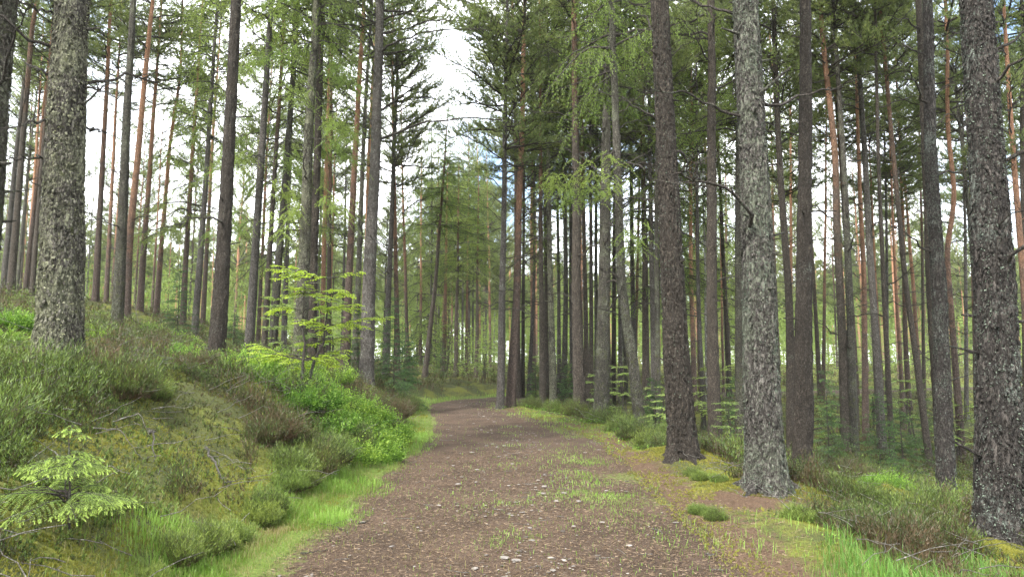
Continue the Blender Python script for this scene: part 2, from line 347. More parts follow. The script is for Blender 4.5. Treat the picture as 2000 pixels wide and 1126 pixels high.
# ------------------------------------------------------------------ ground and path
def grid(X, Y, Z):
    n, m = X.shape; V = np.stack([X, Y, Z], -1).reshape(-1, 3)
    i = np.arange(n - 1)[:, None] * m + np.arange(m - 1)[None]
    return V, np.stack([i, i + 1, i + m + 1, i + m], -1).reshape(-1, 4)
u = np.linspace(-1, 1, 560)
gx = 3.0 * np.sinh(u * 5.2); gy = 6 + 3.0 * np.sinh(u * 5.2)
Y, X = np.meshgrid(gy, gx, indexing='ij')
Z = ground(X, Y, dip=True); S = path_s(X, Y) ; HW = halfw(Y)
lit = (.80 * (1 - sstep(0, 1.3, S - HW)) * (S > 0) + .25 * (1 - sstep(0, .5, -S - HW)) * (S < 0))
for mx_, my_ in ((3.35, 8.7), (3.05, 11.5), (2.6, 8.3)): lit = np.maximum(lit, 1.0 * np.exp(-((X - mx_)**2 + (Y - my_)**2) / .45))
lit = np.maximum(lit, .35 * (np.abs(X) > 0) * vnoise(X * .3, Y * .3, seed=77))
SL_ = -S - HW; lit = np.where((S < 0) & (SL_ > -.3) & (SL_ < 1.3), -1.0 * np.exp(-((SL_ - .35) / .42)**2), lit)
V, Q = grid(X, Y, Z)
g = link('ground', MB().add(V, None, Q, lit.ravel()).mesh('ground', ground_mat())); g['kind'] = 'structure'
# path sheet following the curve
seg = np.vstack([[0, 0], np.cumsum(np.linalg.norm(np.diff(PL, axis=0), axis=1))[:, None] * [1, 0]])[:, 0]
a0, a1 = 5, seg[-1] - 20
aa = np.concatenate([np.arange(a0, 30, .5), np.arange(30, 52, .06), np.arange(52, a1, .25)])
cxp = np.interp(aa, seg, PL[:, 0]); cyp = np.interp(aa, seg, PL[:, 1]); T = unit(np.stack([np.gradient(cxp), np.gradient(cyp)], 1))
oo = np.linspace(-1.25, 1.25, 84)
HWp = halfw(cyp)[:, None]
X = cxp[:, None] + T[:, 1:2] * oo * HWp; Y = cyp[:, None] - T[:, :1] * oo * HWp
Z = ground(X, Y) - .012 + .012 * fbm(X * 3.5, Y * 3.5, seed=5) + .006 * fbm(X * 14, Y * 14, seed=6) - .022 * np.exp(-((np.abs(oo) - .48) / .18)**2)[None] \
    - .10 * sstep(1.05, 1.25, np.abs(oo))[None]
edge = np.where(oo > 0, sstep(.55, 1.0, oo) * .38, sstep(.78, 1.08, -oo) * .70)[None] + .30 * np.exp(-(oo[None] / .16)**2) * sstep(.4, .7, vnoise(X * .6, Y * .6, seed=8)) + 0 * X
edge = edge + .75 * (vnoise(X * 1.3, Y * 1.1, seed=55) - .5) * sstep(.4, .9, np.abs(oo))[None]
edge = edge + .35 * np.exp(-((X - 1.25)**2 / .25 + (Y - 10.5)**2 / 4)) + .25 * sstep(17, 24, Y)
V, Q = grid(X, Y, Z)
pth = link('path', MB().add(V, None, Q[:, ::-1], edge.ravel()).mesh('path', path_mat())); pth['kind'] = 'structure'

# ------------------------------------------------------------------ tree building blocks
def trunk_mesh(pts, r0, detail, mat, knots=0, seed=0, flare=.35, name='trunk'):
    """pts: (k,3) local polyline starting at the base, last one the tip"""
    pts = np.asarray(pts, float); H = pts[-1, 2]
    if detail == 3: zs = np.concatenate([np.arange(-.45, 7.5, .022), np.arange(7.5, H, .5), [H]]); n = 120
    elif detail == 2: zs = np.concatenate([np.arange(-.45, 10, .07), np.arange(10, H, .8), [H]]); n = 40
    elif detail == 1: zs = np.concatenate([np.arange(-.45, 14, .3), np.arange(14, H, 1), [H]]); n = 14
    else: zs = np.linspace(-.6, H, 14); n = 7
    zz = pts[:, 2]; k = np.clip(zs, 0, None)
    x = np.interp(k, zz, pts[:, 0]); y = np.interp(k, zz, pts[:, 1])
    if len(pts) > 3 or detail > 0:
        ker = np.ones(5) / 5
        for _ in range(2 if detail < 2 else 6):
            x[2:-2] = np.convolve(x, ker, 'valid'); y[2:-2] = np.convolve(y, ker, 'valid')
    sway = (vnoise(zs * .28, seed * 3.1, seed=4) - .5) * r0 * .35 * sstep(0, 2, zs); sway2 = (vnoise(zs * .28, seed * 5.7 + 9, seed=5) - .5) * r0 * .35 * sstep(0, 2, zs)
    x = x + sway; y = y + sway2
    tt = np.clip(zs / H, 0, 1)
    r = r0 * (1 - tt) ** .72 * (1 - .12 * sstep(0, 5, zs)) * (1 + flare * np.exp(-np.clip(zs + .15, 0, None) / .20)) * (1 + .05 * (vnoise(zs * .9, seed, seed=6) - .5))
    th = np.arange(n) * 2 * math.pi / n; CO, SI = np.cos(th)[None], np.sin(th)[None]; ZZ = zs[:, None] + 0 * th[None]
    R = r[:, None] * np.ones((1, n))
    lob = 1 + (.16 * np.sin(th * 5 + seed) + .12 * np.sin(th * 3 + seed * 2))[None] * np.exp(-np.clip(zs + .1, 0, None) / .22)[:, None] * (1 + 0 * th)
    R = R * lob
    if detail >= 2:
        a = R / r0 * 0 + 1; ux, uy = CO * r0, SI * r0
        f = fbm(ux * 12 + seed, uy * 12, ZZ * 4.0, 2, seed=seed); wv = fbm(ux * 22, uy * 22 + seed, ZZ * 7, 3, seed=seed + 5)
        rid = 1 - np.abs(fbm(ux * 15 + wv * .6, uy * 15 + seed, ZZ * 4.2 + wv, 2, seed=seed + 9)) * 5
        fine = fbm(ux * 60, uy * 60, ZZ * 30, 2, seed=seed + 15) if detail == 3 else 0
        R = R + (-.026 * np.clip(rid, -.4, 1) + .012 * f + .012 * fine) * (r0 / .25) ** .5 * np.clip(r / r0, .3, 1)[:, None]
    V = np.stack([x[:, None] + R * CO, y[:, None] + R * SI, ZZ], -1).reshape(-1, 3); m = len(zs)
    i = np.arange(m - 1)[:, None] * n; j = np.arange(n)[None]; kk = (j + 1) % n
    mb = MB(); mb.add(V, None, np.stack([i + j, i + kk, i + n + kk, i + n + j], -1).reshape(-1, 4))
    rs = np.random.default_rng(seed + 100)
    for _ in range(knots):   # short broken stubs and knots
        z = rs.uniform(.8, min(H * .6, 12)); a = rs.uniform(0, 6.28); px, py = np.interp(z, zs, x), np.interp(z, zs, y); rr = np.interp(z, zs, r)
        L_ = rs.uniform(.03, .16) + (rs.random() < .25) * rs.uniform(.1, .4); dr = np.array([math.cos(a), math.sin(a), rs.uniform(-.1, .5)])
        b0 = np.array([px, py, z]) + dr * rr * .75; q = rs.uniform(.010, .024) * (r0 / .2) ** .5
        tube(mb, [b0, b0 + dr * (rr * .25 + .02), b0 + dr * (rr * .3 + L_)], [q * 1.6, q, q * .5], 5)
    cen = (zs, x, y, r)
    return mb.mesh(name, mat), cen

def branch_curve(L_, rise, droop, n=8, wob=.05):
    t = np.linspace(0, 1, n); P = np.stack([L_ * t, np.cumsum(rng.normal(0, wob * L_ / n, n)), L_ * (rise * t - droop * t * t) + np.cumsum(rng.normal(0, wob * L_ / n, n))], 1)
    P[0] = 0; return P
def rotz(P, a): c, s = math.cos(a), math.sin(a); return np.stack([P[..., 0]*c - P[..., 1]*s, P[..., 0]*s + P[..., 1]*c, P[..., 2]], -1)

def crown(kind, seed, H, R):
    """limbs and foliage of one crown; local z=0 at its foot, stem along z"""
    global rng
    keep = rng; rng = np.random.default_rng(seed)
    wood, fol = MB(), MB(); z = 0.0; TP, TD, TT, = [], [], []
    while z < H - .3:
        f = z / H
        if kind == 'pine': prof = (.55 + .55 * math.sin(math.pi * min(1, f * 1.05 + .12))) * (1 - f ** 3 * .8) ; nb = rng.integers(2, 5); dz = rng.uniform(.35, .75)
        elif kind == 'larch': prof = 1.05 * (1 - f) ** .7 + .12; nb = rng.integers(3, 5); dz = rng.uniform(.35, .55)
        else: prof = (1 - f) ** .85 + .04; nb = rng.integers(5, 7); dz = H * .055
        for b in range(nb):
            a = rng.uniform(0, 6.28); Lb = R * prof * rng.uniform(.55, 1.15)
            if kind == 'pine':
                if rng.random() < .12: continue
                rise, dr = rng.uniform(.0, .5) + f * .5, rng.uniform(-.15, .2)
            elif kind == 'larch': rise, dr = rng.uniform(-.25, .15), rng.uniform(.0, .45)
            else: rise, dr = .12 + .3 * f, rng.uniform(.2, .42)
            P = branch_curve(Lb, rise, dr, 7, .14); P = rotz(P, a) + [0, 0, z + rng.uniform(-.1, .1)]
            rb = .010 + .011 * Lb if kind != 'spruce' else .004 + .006 * Lb
            tube(wood, P, np.linspace(rb, rb * .25, 7), 4, cap=False)
            t0 = {'pine': .30, 'larch': .12, 'spruce': .1}[kind]
            nt_ = int(Lb * {'pine': 10, 'larch': 8, 'spruce': 9 if H > 3 else 14}[kind]) + 2
            clump = rng.uniform(.0, 1)
            for t in np.linspace(t0, 1, nt_):
                b0 = np.array([np.interp(t * 6, np.arange(7), P[:, c]) for c in range(3)])
                sa = a + rng.choice([-1, 1]) * rng.uniform(.5, 1.3) if t < .97 else a
                if kind == 'pine':
                    lt = Lb * (.30 * (1.15 - t) + .09) * rng.uniform(.5, 1.2) + .12
                    tw = branch_curve(lt, rng.uniform(.0, .7), -.1, 4, .15); n_ = max(2, int(lt / .085))
                elif kind == 'larch':
                    lt = rng.uniform(.25, .75) * (1.1 - .4 * t); tw = branch_curve(lt * .75, -.55, rng.uniform(.4, 1.3), 4, .12); n_ = max(3, int(lt / .06))
                else:
                    lt = Lb * (.42 * (1.1 - t) + .05); tw = branch_curve(lt, .0, .22, 4, .08); n_ = max(2, int(lt / (.045 if H < 3 else .06)))
                tw = rotz(tw, sa) + b0
                tube(wood, tw, np.linspace(rb * .32, rb * .12, 4), 3, cap=False)
                q = np.linspace(.15 if kind != 'pine' else .35, 1, n_); pp = np.stack([np.interp(q * 3, np.arange(4), tw[:, c]) for c in range(3)], 1)
                dd = unit(np.repeat((tw[-1] - tw[0])[None], n_, 0)); TP.append(pp); TD.append(dd)
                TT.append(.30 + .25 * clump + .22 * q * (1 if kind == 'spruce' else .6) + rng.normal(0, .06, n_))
        z += dz
    P, D, T_ = np.vstack(TP), np.vstack(TD), np.concatenate(TT)
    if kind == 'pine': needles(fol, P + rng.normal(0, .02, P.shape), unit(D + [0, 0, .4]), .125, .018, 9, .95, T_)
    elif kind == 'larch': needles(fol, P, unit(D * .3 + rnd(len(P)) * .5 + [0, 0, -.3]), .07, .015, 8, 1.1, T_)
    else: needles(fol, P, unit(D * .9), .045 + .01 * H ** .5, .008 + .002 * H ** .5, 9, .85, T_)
    rng = keep; return wood, fol
CR = {}
for kind, sizes in (('pine', [(9.5, 2.5), (8.5, 2.2), (10.5, 2.7), (7.5, 2.3)]), ('larch', [(13, 2.3), (11, 1.9), (12, 2.1)]), ('spruce', [(3.2, 1.0), (2.3, .8), (4.2, 1.15)])):
    for i, (h, r) in enumerate(sizes):
        wd_, fo_ = crown(kind, 40 + i * 7 + len(kind), h, r)
        CR[kind, i] = (wd_.mesh('crown_limbs', M['twig']), fo_.mesh('crown', M[kind], smooth=False), h, fo_, wd_)

# dead branches: templates about one metre long along +x
def dead_branch(seed, side):
    global rng
    keep = rng; rng = np.random.default_rng(seed); mb = MB()
    P = branch_curve(1, rng.uniform(-.15, .45), rng.uniform(-.1, .5), 10, .28); tube(mb, P, np.linspace(.020, .005, 10), 5)
    for _ in range(side):
        t = rng.uniform(.3, .98); b0 = np.array([np.interp(t * 9, np.arange(10), P[:, c]) for c in range(3)])
        q = rotz(branch_curve(rng.uniform(.12, .42), rng.uniform(-.3, .6), rng.uniform(-.4, .4), 6, .3), rng.choice([-1, 1]) * rng.uniform(.4, 1.2)) + b0
        tube(mb, q, np.linspace(.007, .0025, 6), 3)
        for _ in range(2):
            b1 = q[rng.integers(2, 6)]; q2 = rotz(branch_curve(rng.uniform(.06, .2), rng.uniform(-.6, .8), 0, 4, .3), rng.uniform(-1.4, 1.4)) + b1
            tube(mb, q2, np.linspace(.004, .002, 4), 3)
    rng = keep; return mb.mesh('dead_branch', M['twig'])
DB = [dead_branch(200 + i, s) for i, s in enumerate([3, 6, 8, 5, 10, 7, 2, 9])]
STUB = [dead_branch(300 + i, 0) for i in range(3)]

# ------------------------------------------------------------------ the trees one can tell apart
# (points up the trunk in the photograph, width at foot in px, trunk diameter m, bark, crown, extras, label)
T_ = []
def tr(pts, wpx, dia, mat, cr, label, **k): T_.append((pts, wpx, dia, mat, cr, label, k))
# left bank
tr([(113, 705), (152, 0)], 84, .48, 'lichen', 'pine', 'thick pine crusted with yellow grey lichen, nearest trunk on the left bank', nb=7, low=1)
tr([(228, 645), (261, 0)], 23, .38, 'mossy', 'pine', 'slender mossy green grey trunk with a fallen limb lying at its foot', nb=5)
tr([(246, 610), (252, 480), (298, 0)], 18, .34, 'orange', 'pine', 'reddish pine close behind the mossy slender trunk, forking away from it upward', nb=6)
tr([(273, 598), (312, 0)], 14, .32, 'orange', 'pine', 'warm orange pine just right of the forking reddish pair', nb=3)
tr([(305, 588), (330, 300), (352, 150), (357, 0)], 12, .30, 'orange', 'pine', 'thin orange pine bowed to the right near the young spruce on the bank', nb=4)
tr([(186, 575), (218, 0)], 14, .35, 'orange', 'pine', 'straight grey trunk turning orange high up, first right of the lichen crusted pine', nb=4)
tr([(207, 572), (226, 250)], 10, .30, 'orange', 'pine', 'thin pinkish trunk between the orange topped pine and the mossy slender trunk', nb=3)
tr([(6, 545), (60, 0)], 13, .33, 'grey', 'pine', 'grey trunk standing furthest left at the photo edge', nb=6)
tr([(20, 562), (66, 40), (80, 0)], 16, .34, 'brownor', 'pine', 'mossy footed trunk with orange top, second from the left edge', nb=6)
tr([(48, 545), (90, 150)], 10, .28, 'orange', 'pine', 'thin orange pine left of the lichen crusted trunk', nb=4)
tr([(62, 548), (95, 120)], 10, .27, 'brownor', 'pine', 'thin brown pine half tucked behind the lichen crusted trunk', nb=3)
tr([(380, 632), (425, 0)], 15, .30, 'grey', 'larch', 'narrow grey larch just left of the stout brown pine', nb=4)
tr([(422, 697), (460, 0)], 34, .42, 'brown', 'pine', 'stout plain brown pine standing left of the bilberry patch', nb=2)
tr([(485, 676), (530, 0)], 20, .34, 'grey', 'larch', 'grey trunk draped with larch sprays right of the stout brown pine', nb=6)
tr([(515, 668), (560, 0)], 13, .27, 'brownor', 'pine', 'thin brown trunk behind hanging larch sprays, second right of the stout brown pine', nb=5)
tr([(532, 668), (585, 0)], 19, .36, 'mossy', 'larch', 'leaning mossy larch left of the bright green sapling', nb=6)
tr([(585, 700), (616, 0)], 28, .42, 'lichen', 'larch', 'pale lichen flecked trunk rising behind the bright green sapling', nb=6)
tr([(608, 698), (628, 0)], 22, .36, 'brown', 'pine', 'dark brown trunk hugging the pale lichen flecked one behind the sapling', nb=3)
tr([(640, 690), (650, 0)], 12, .30, 'brownor', 'pine', 'thin brown pine right of the sapling with many bare branches', nb=5)
tr([(673, 705), (712, 0)], 19, .34, 'orange', 'pine', 'smooth reddish brown pine between the sapling and the tall grey trunk', nb=2)
tr([(715, 732), (745, 0)], 31, .44, 'grey', 'pine', 'tall grey trunk with long bare limbs reaching over the path', nb=14, big=1)
tr([(753, 716), (780, 0)], 14, .32, 'grey', 'pine', 'dark trunk immediately right of the tall grey trunk with long limbs', nb=6, zc=9.0)
tr([(777, 713), (768, 300)], 12, .30, 'orange', 'pine', 'reddish trunk beside the dark young spruce on the left bank', nb=5, zc=9.0)
tr([(797, 715), (786, 330)], 9, .27, 'orange', 'pine', 'thin reddish trunk above the heather slope, right of the dark young spruce', nb=4, zc=9.0)
tr([(829, 735), (851, 560), (862, 400)], 12, .33, 'brownor', 'larch', 'trunk leaning right at the top of the bank where the path bends', nb=4, ht=1)
tr([(866, 732), (873, 420)], 11, .36, 'orange', 'larch', 'red brown larch above the bend, next to the right leaning trunk', nb=4, ht=1)
tr([(890, 737), (896, 380)], 10, .36, 'brownor', 'larch', 'straight brown larch behind the bend with heather at its foot', nb=4, ht=1)
tr([(910, 730), (915, 400)], 7, .28, 'orange', 'larch', 'slim larch behind the bend between two thicker brown trunks', nb=3, ht=1)
tr([(930, 742), (934, 380)], 9, .33, 'brownor', 'larch', 'last brown larch left of the grey pair that flanks the path', nb=3, ht=1)
# right of the path
tr([(977, 797), (990, 0)], 17, .33, 'grey', 'pine', 'pale grey trunk at the path edge, first one right of the bend', nb=8, zc=9.0)
tr([(997, 794), (1010, 560), (1025, 0)], 21, .40, 'orange', 'pine', 'tall brown pine with orange upper stem beside the pale grey path edge trunk', nb=12, zc=9.0)
tr([(1021, 776), (1024, 0)], 9, .26, 'brown', 'pine', 'thin dark trunk behind and right of the tall orange topped pine', nb=6, zc=9.0)
tr([(1032, 780), (1043, 560), (1046, 0)], 9, .26, 'grey', 'pine', 'thin crooked grey trunk left of the brown and pale pair', nb=6, zc=9.0)
tr([(1060, 787), (1057, 560), (1054, 0)], 14, .30, 'brownor', 'pine', 'even brown pole like pine left of the pale lichen spotted trunk', nb=10)
tr([(1081, 790), (1075, 560), (1068, 0)], 16, .34, 'lichen', 'larch', 'pale lichen spotted trunk by the low green border of the path', nb=10)
tr([(1101, 785), (1105, 560), (1098, 0)], 13, .32, 'mossy', 'larch', 'greenish trunk right of the pale lichen spotted one', nb=6)
tr([(1133, 797), (1125, 560), (1122, 0)], 26, .46, 'brownor', 'pine', 'broad scaly trunk with bare whorled branches right of the path, orange above', nb=14)
tr([(1155, 800), (1152, 0)], 11, .28, 'brown', 'larch', 'narrow dark trunk squeezed between two broad ones, drooping larch sprays above', nb=5)
tr([(1173, 808), (1182, 560), (1188, 0)], 32, .46, 'mossy', 'larch', 'broad moss greened trunk left of the one that leans', nb=13)
tr([(1198, 802), (1203, 0)], 11, .30, 'brown', 'pine', 'thin red brown trunk just behind the broad moss greened one', nb=7)
tr([(1213, 805), (1209, 300)], 11, .30, 'grey', 'pine', 'thin grey trunk almost hidden by the leaning tree', nb=4)
tr([(1252, 848), (1238, 720), (1214, 560), (1205, 300), (1197, 0)], 24, .33, 'mossy', 'larch', 'leaning trunk whose white streaked foot kicks out to the right', nb=9, spray=1)
tr([(1262, 800), (1260, 560), (1255, 0)], 17, .36, 'brownor', 'pine', 'upright brown pine between the leaning trunk and the big dark one', nb=12)
tr([(1240, 790), (1247, 400), (1250, 250)], 8, .26, 'orange', 'pine', 'skinny orange stem left of the upright brown pine', nb=3)
tr([(1284, 800), (1290, 450)], 7, .25, 'brownor', 'pine', 'skinny brown stem just left of the big dark pine', nb=3)
tr([(1334, 888), (1318, 560), (1295, 0)], 56, .50, 'brown', 'pine', 'big dark pine rising from a yellow moss mound', nb=6)
tr([(1357, 800), (1349, 560), (1347, 0)], 12, .31, 'orange', 'pine', 'slim orange pine seen right behind the big dark pine', nb=8)
tr([(1375, 842), (1364, 560), (1359, 0)], 11, .21, 'grey', 'larch', 'slim grey pole beside the orange pine behind the big dark trunk', nb=7)
tr([(1381, 820), (1377, 500)], 6, .17, 'birch', 'larch', 'thin white barked stem between the slim pole and a brown pine', nb=0)
tr([(1397, 852), (1392, 560), (1390, 0)], 28, .37, 'brown', 'pine', 'plain brown pine midway between the big dark pine and the pale lichen giant', nb=7)
tr([(1413, 830), (1409, 500)], 6, .20, 'orange', 'pine', 'pale pinkish stem peeping out right of the plain brown pine', nb=3)
tr([(1447, 862), (1441, 300)], 22, .33, 'mossy', 'larch', 'dark mossy trunk half hidden by the pale lichen giant', nb=4)
tr([(1497, 948), (1482, 560), (1459, 0)], 76, .54, 'pale', 'pine', 'giant pine with pale grey green lichen scales on a rooty mound', nb=4, low=1)
tr([(1546, 880), (1540, 560), (1522, 300), (1510, 0)], 20, .28, 'brown', 'pine', 'brown trunk crossing behind the plain dark one right of the giant', nb=8)
tr([(1565, 930), (1570, 560), (1568, 0)], 40, .38, 'brown', 'pine', 'straight dark trunk right of the pale lichen giant, no branches', nb=0)
tr([(1545, 840), (1543, 280)], 9, .26, 'orange', 'pine', 'thin orange tinted stem in the gap behind the straight dark trunk', nb=5)
tr([(1655, 885), (1640, 560), (1632, 415), (1632, 330), (1612, 130), (1602, 0)], 21, .30, 'brownor', 'pine', 'reddish pine with a swollen knot and a bend halfway up', nb=9)
tr([(1669, 893), (1660, 560), (1650, 330), (1636, 130), (1627, 0)], 19, .27, 'mossy', 'pine', 'thin lichen mottled trunk twined beside the reddish bent pine', nb=12)
tr([(1691, 864), (1688, 560), (1680, 400)], 14, .26, 'orange', 'pine', 'pinkish pine with bare whorled twigs right of the twined pair', nb=12)
tr([(1745, 912), (1726, 560), (1714, 300), (1709, 0)], 12, .20, 'brown', 'pine', 'very slender dark pole running the full height right of the whorled pine', nb=8)
tr([(1776, 800), (1768, 650), (1766, 500)], 11, .27, 'orange', 'pine', 'short looking pinkish trunk between the slender pole and the slanting one', nb=5)
tr([(1817, 912), (1785, 650), (1769, 550), (1755, 380), (1740, 200)], 14, .21, 'brownor', 'pine', 'slanting slim trunk leaning left with an orange stretch', nb=7)
tr([(1850, 975), (1836, 560), (1824, 300), (1813, 0)], 36, .34, 'scaly', 'pine', 'mottled trunk clad in green grey lichen left of the largest right hand tree', nb=6)
tr([(1843, 930), (1812, 500), (1801, 250), (1789, 0)], 24, .31, 'brown', 'pine', 'brown trunk overlapping the left side of the lichen clad one', nb=9)
tr([(1880, 900), (1856, 560), (1849, 475), (1870, 400), (1853, 250), (1854, 100)], 15, .24, 'orange', 'pine', 'red curved pine with an S bend behind the lichen clad trunk', nb=7)
tr([(1953, 1038), (1946, 560), (1933, 330), (1906, 0)], 86, .50, 'scaly', 'pine', 'massive dark pine covered in blue green lichen at the right edge', nb=5, low=1)
tr([(1732, 850), (1734, 500)], 8, .22, 'grey', 'pine', 'faint grey trunk behind the very slender dark pole', nb=4)
tr([(1805, 860), (1802, 450)], 8, .24, 'brownor', 'pine', 'distant trunk seen left of the slanting slim one', nb=4)
tr([(1888, 845), (1884, 450)], 9, .25, 'grey', 'pine', 'grey background trunk between the S bend pine and the right edge giant', nb=4)
tr([(1906, 850), (1899, 450)], 8, .25, 'orange', 'pine', 'orange background trunk touching the left flank of the right edge giant', nb=4)
tr([(2005, 900), (1997, 0)], 18, .30, 'brown', 'pine', 'trunk cut by the right photo edge behind the giant', nb=10)
tr([(1607, 850), (1612, 400)], 8, .24, 'orange', 'pine', 'thin orange pine behind the young spruce right of the straight dark trunk', nb=4)
tr([(-60, 900), (4, 0)], 70, .40, 'mossy', 'larch', 'mossy trunk just entering the upper left photo corner', nb=3)

def put_crown(root, cen, H, kind, idx, z0, sc):
    zs, x, y, r = cen; wme, fme, h, *_ = CR[kind, idx]; s = (H - z0) / h
    p0 = np.array([np.interp(z0, zs, x), np.interp(z0, zs, y)]); p1 = np.array([np.interp(H * .98, zs, x), np.interp(H * .98, zs, y)])
    d = (p1 - p0) / (H - z0); a = random.uniform(0, 6.28)
    c = link('crown', fme, root, (p0[0], p0[1], z0)); c.scale = (sc, sc, s); c.rotation_euler = (-math.atan(d[1]), math.atan(d[0]), 0)
    # spin about the stem without disturbing the lean
    from mathutils import Euler, Matrix
    c.rotation_euler = (Euler((-math.atan(d[1]), math.atan(d[0]), 0)).to_matrix() @ Matrix.Rotation(a, 3, 'Z')).to_euler()
    l = link('limbs', wme, c); return c
def put_branches(root, cen, H, n, zlo, zhi, big=0, meshes=None, rot=None):
    if n < 1: return
    zs, x, y, r = cen
    for i in range(n):
        z = zlo + (zhi - zlo) * (i + random.random()) / n; a = random.uniform(0, 6.28)
        px, py, rr = np.interp(z, zs, x), np.interp(z, zs, y), np.interp(z, zs, r)
        b = link('dead_branch', random.choice(meshes or DB), root, (px + math.cos(a) * rr * .8, py + math.sin(a) * rr * .8, z))
        b.rotation_euler = (0, -random.uniform(-.15, .45), a); s = random.uniform(.5, 1.7) * (1.4 if big else 1); b.scale = (s, s * random.choice([1, -1]), s)

hero_xy = []
def r_base(wpx, d): return wpx * d / F / 2
BLUE = [i for i, a in enumerate(T_) if 'big dark pine rising' in a[5] or 'straight dark trunk right of' in a[5]]
for n_, (pts, wpx, dia, mat, cr, label, k) in enumerate(T_):
    d = F * dia / wpx / math.cos(PITCH)
    base = on_ground(pts[0][0], d)
    if pts[0][0] > 0 and pts[0][0] < 2000:
        d = min((d * f_ for f_ in np.linspace(.86, 1.16, 31)), key=lambda q: abs(proj(on_ground(pts[0][0], q))[1] - pts[0][1] - (5 if wpx > 30 else 0)) + 25 * abs(q / d - 1)); base = on_ground(pts[0][0], d)
    py_pred = proj(base)[1]
    hero_xy.append(base[:2])
    if abs(py_pred - pts[0][1]) > 22: print('BASE', n_, pts[0], 'pred y %.0f d %.1f  x %.1f z %.2f want z %.2f' % (py_pred, d, base[0], base[2], at(pts[0][0], pts[0][1], d)[2]))
    P3 = [np.zeros(3)]
    for (px, py) in pts[1:]:
        q = at(px, py, d) - base; P3.append(q)
    H = random.uniform(20, 25) if d > 12 else random.uniform(21, 24)
    if k.get('ht'): H = random.uniform(13.5, 15.5)
    e = (P3[-1] - P3[0]) if len(P3) < 4 else (P3[-1] - P3[-2])
    e = e / e[2]; e0 = (P3[-1]) / P3[-1][2]; e = .3 * e + .4 * e0 if H > P3[-1][2] else e
    if P3[-1][2] < H - 1:
        tip = P3[-1] + e * (H - P3[-1][2]); tip[2] = H; P3.append(tip)
    else: H = P3[-1][2] + 3; P3.append(np.array([*P3[-1][:2], H]))
    tilt = random.uniform(-.012, .012); P3 = [q + np.array([0, tilt * q[2], 0]) for q in P3]
    det = 3 if wpx >= 50 else 2 if wpx >= 22 else 1
    root = bpy.data.objects.new('pine_tree' if cr == 'pine' else ('birch_tree' if mat == 'birch' else 'larch_tree'), None); COL.objects.link(root); root.location = base
    root.empty_display_size = .3
    tag(root, label, 'tree')
    me, cen = trunk_mesh(P3, wpx * d * math.cos(PITCH) / F / 2 * .95, det, M[mat], knots=int(16 + 8 * (det > 1)), seed=n_ + 1, flare=.75 if wpx > 50 else .30)
    link('trunk', me, root)
    if det == 3 or (det == 2 and mat in ('scaly', 'lichen', 'mossy', 'pale')):
        zs, cx_, cy_, cr_ = cen; zt = min(7.5, 1.6 + d * .56 + .6)
        def shell(n, size, lift, tilt, tn, ax):
            z = rng.uniform(-.1, zt, n); a = rng.uniform(0, 6.28, n); lo = .9 if size > .04 else .7 * sstep(.42, .75, vnoise(np.cos(a) * 2.2 + n_, np.sin(a) * 2.2, z * 1.6, seed=n_) * .6 + .4 * vnoise(np.cos(a) * 7 + n_, np.sin(a) * 7, z * 7, seed=n_ + 1)) + .04; ok = rng.random(n) < lo; z, a = z[ok], a[ok]; n = len(z)
            rr = np.interp(z, zs, cr_); nrm = np.stack([np.cos(a), np.sin(a), 0 * a], 1); P = np.stack([np.interp(z, zs, cx_), np.interp(z, zs, cy_), z], 1) + nrm * (rr + lift * rng.uniform(-.6, 1, n))[:, None]
            D = unit(np.stack([0 * a, 0 * a, np.full(n, -1.)], 1) * ax + rnd(n) * .5 + nrm * tilt); S = unit(np.cross(D, nrm + rnd(n) * .25)); l = size * rng.uniform(.4, 1.3, n)[:, None]; w_ = l * rng.uniform(.35, .7, (n, 1)); up_ = unit(np.cross(S, D)) * np.sign(1.0)
            up_ = up_ * np.sign((up_ * nrm).sum(1, keepdims=True))
            V = np.stack([P - D * l * .5, P - D * l * .1 + S * w_ * .5 + up_ * .003, P + D * l * .5 + S * w_ * .25 + nrm * tilt * l * .3, P + D * l * .45 - S * w_ * .3 + nrm * tilt * l * .3, P - D * l * .15 - S * w_ * .5 + up_ * .003, P + up_ * l * .18], 1).reshape(-1, 3)
            i = np.arange(n) * 6; m_ = MB(); m_.add(V, np.concatenate([np.stack([i + a_, i + b_, i + 5], 1) for a_, b_ in ((0, 1), (1, 2), (2, 3), (3, 4), (4, 0))]), None, np.repeat(np.clip(rng.normal(tn, .2, n), 0, 1), 6)); return m_
        big_ = det == 3; dens = zt * r_base(wpx, d) * 2
        pm = M[mat]
        o_ = link('bark_plates', shell(int(dens * 1500), .048, .006, .30, .5, 1.6).mesh('bark_plates', pm, smooth=False), root); o_['kind'] = 'stuff'
        if mat in ('lichen', 'scaly', 'pale') or n_ in BLUE:
            lm_ = M['lichenflake'] if mat in ('scaly', 'pale') or n_ in BLUE else M['yellowlichen']
            o_ = link('lichen', shell(int(dens * (5200 if mat != 'brown' else 2200)), .017, .010, .6, .5, .2).mesh('lichen', lm_, smooth=False), root); o_['kind'] = 'stuff'
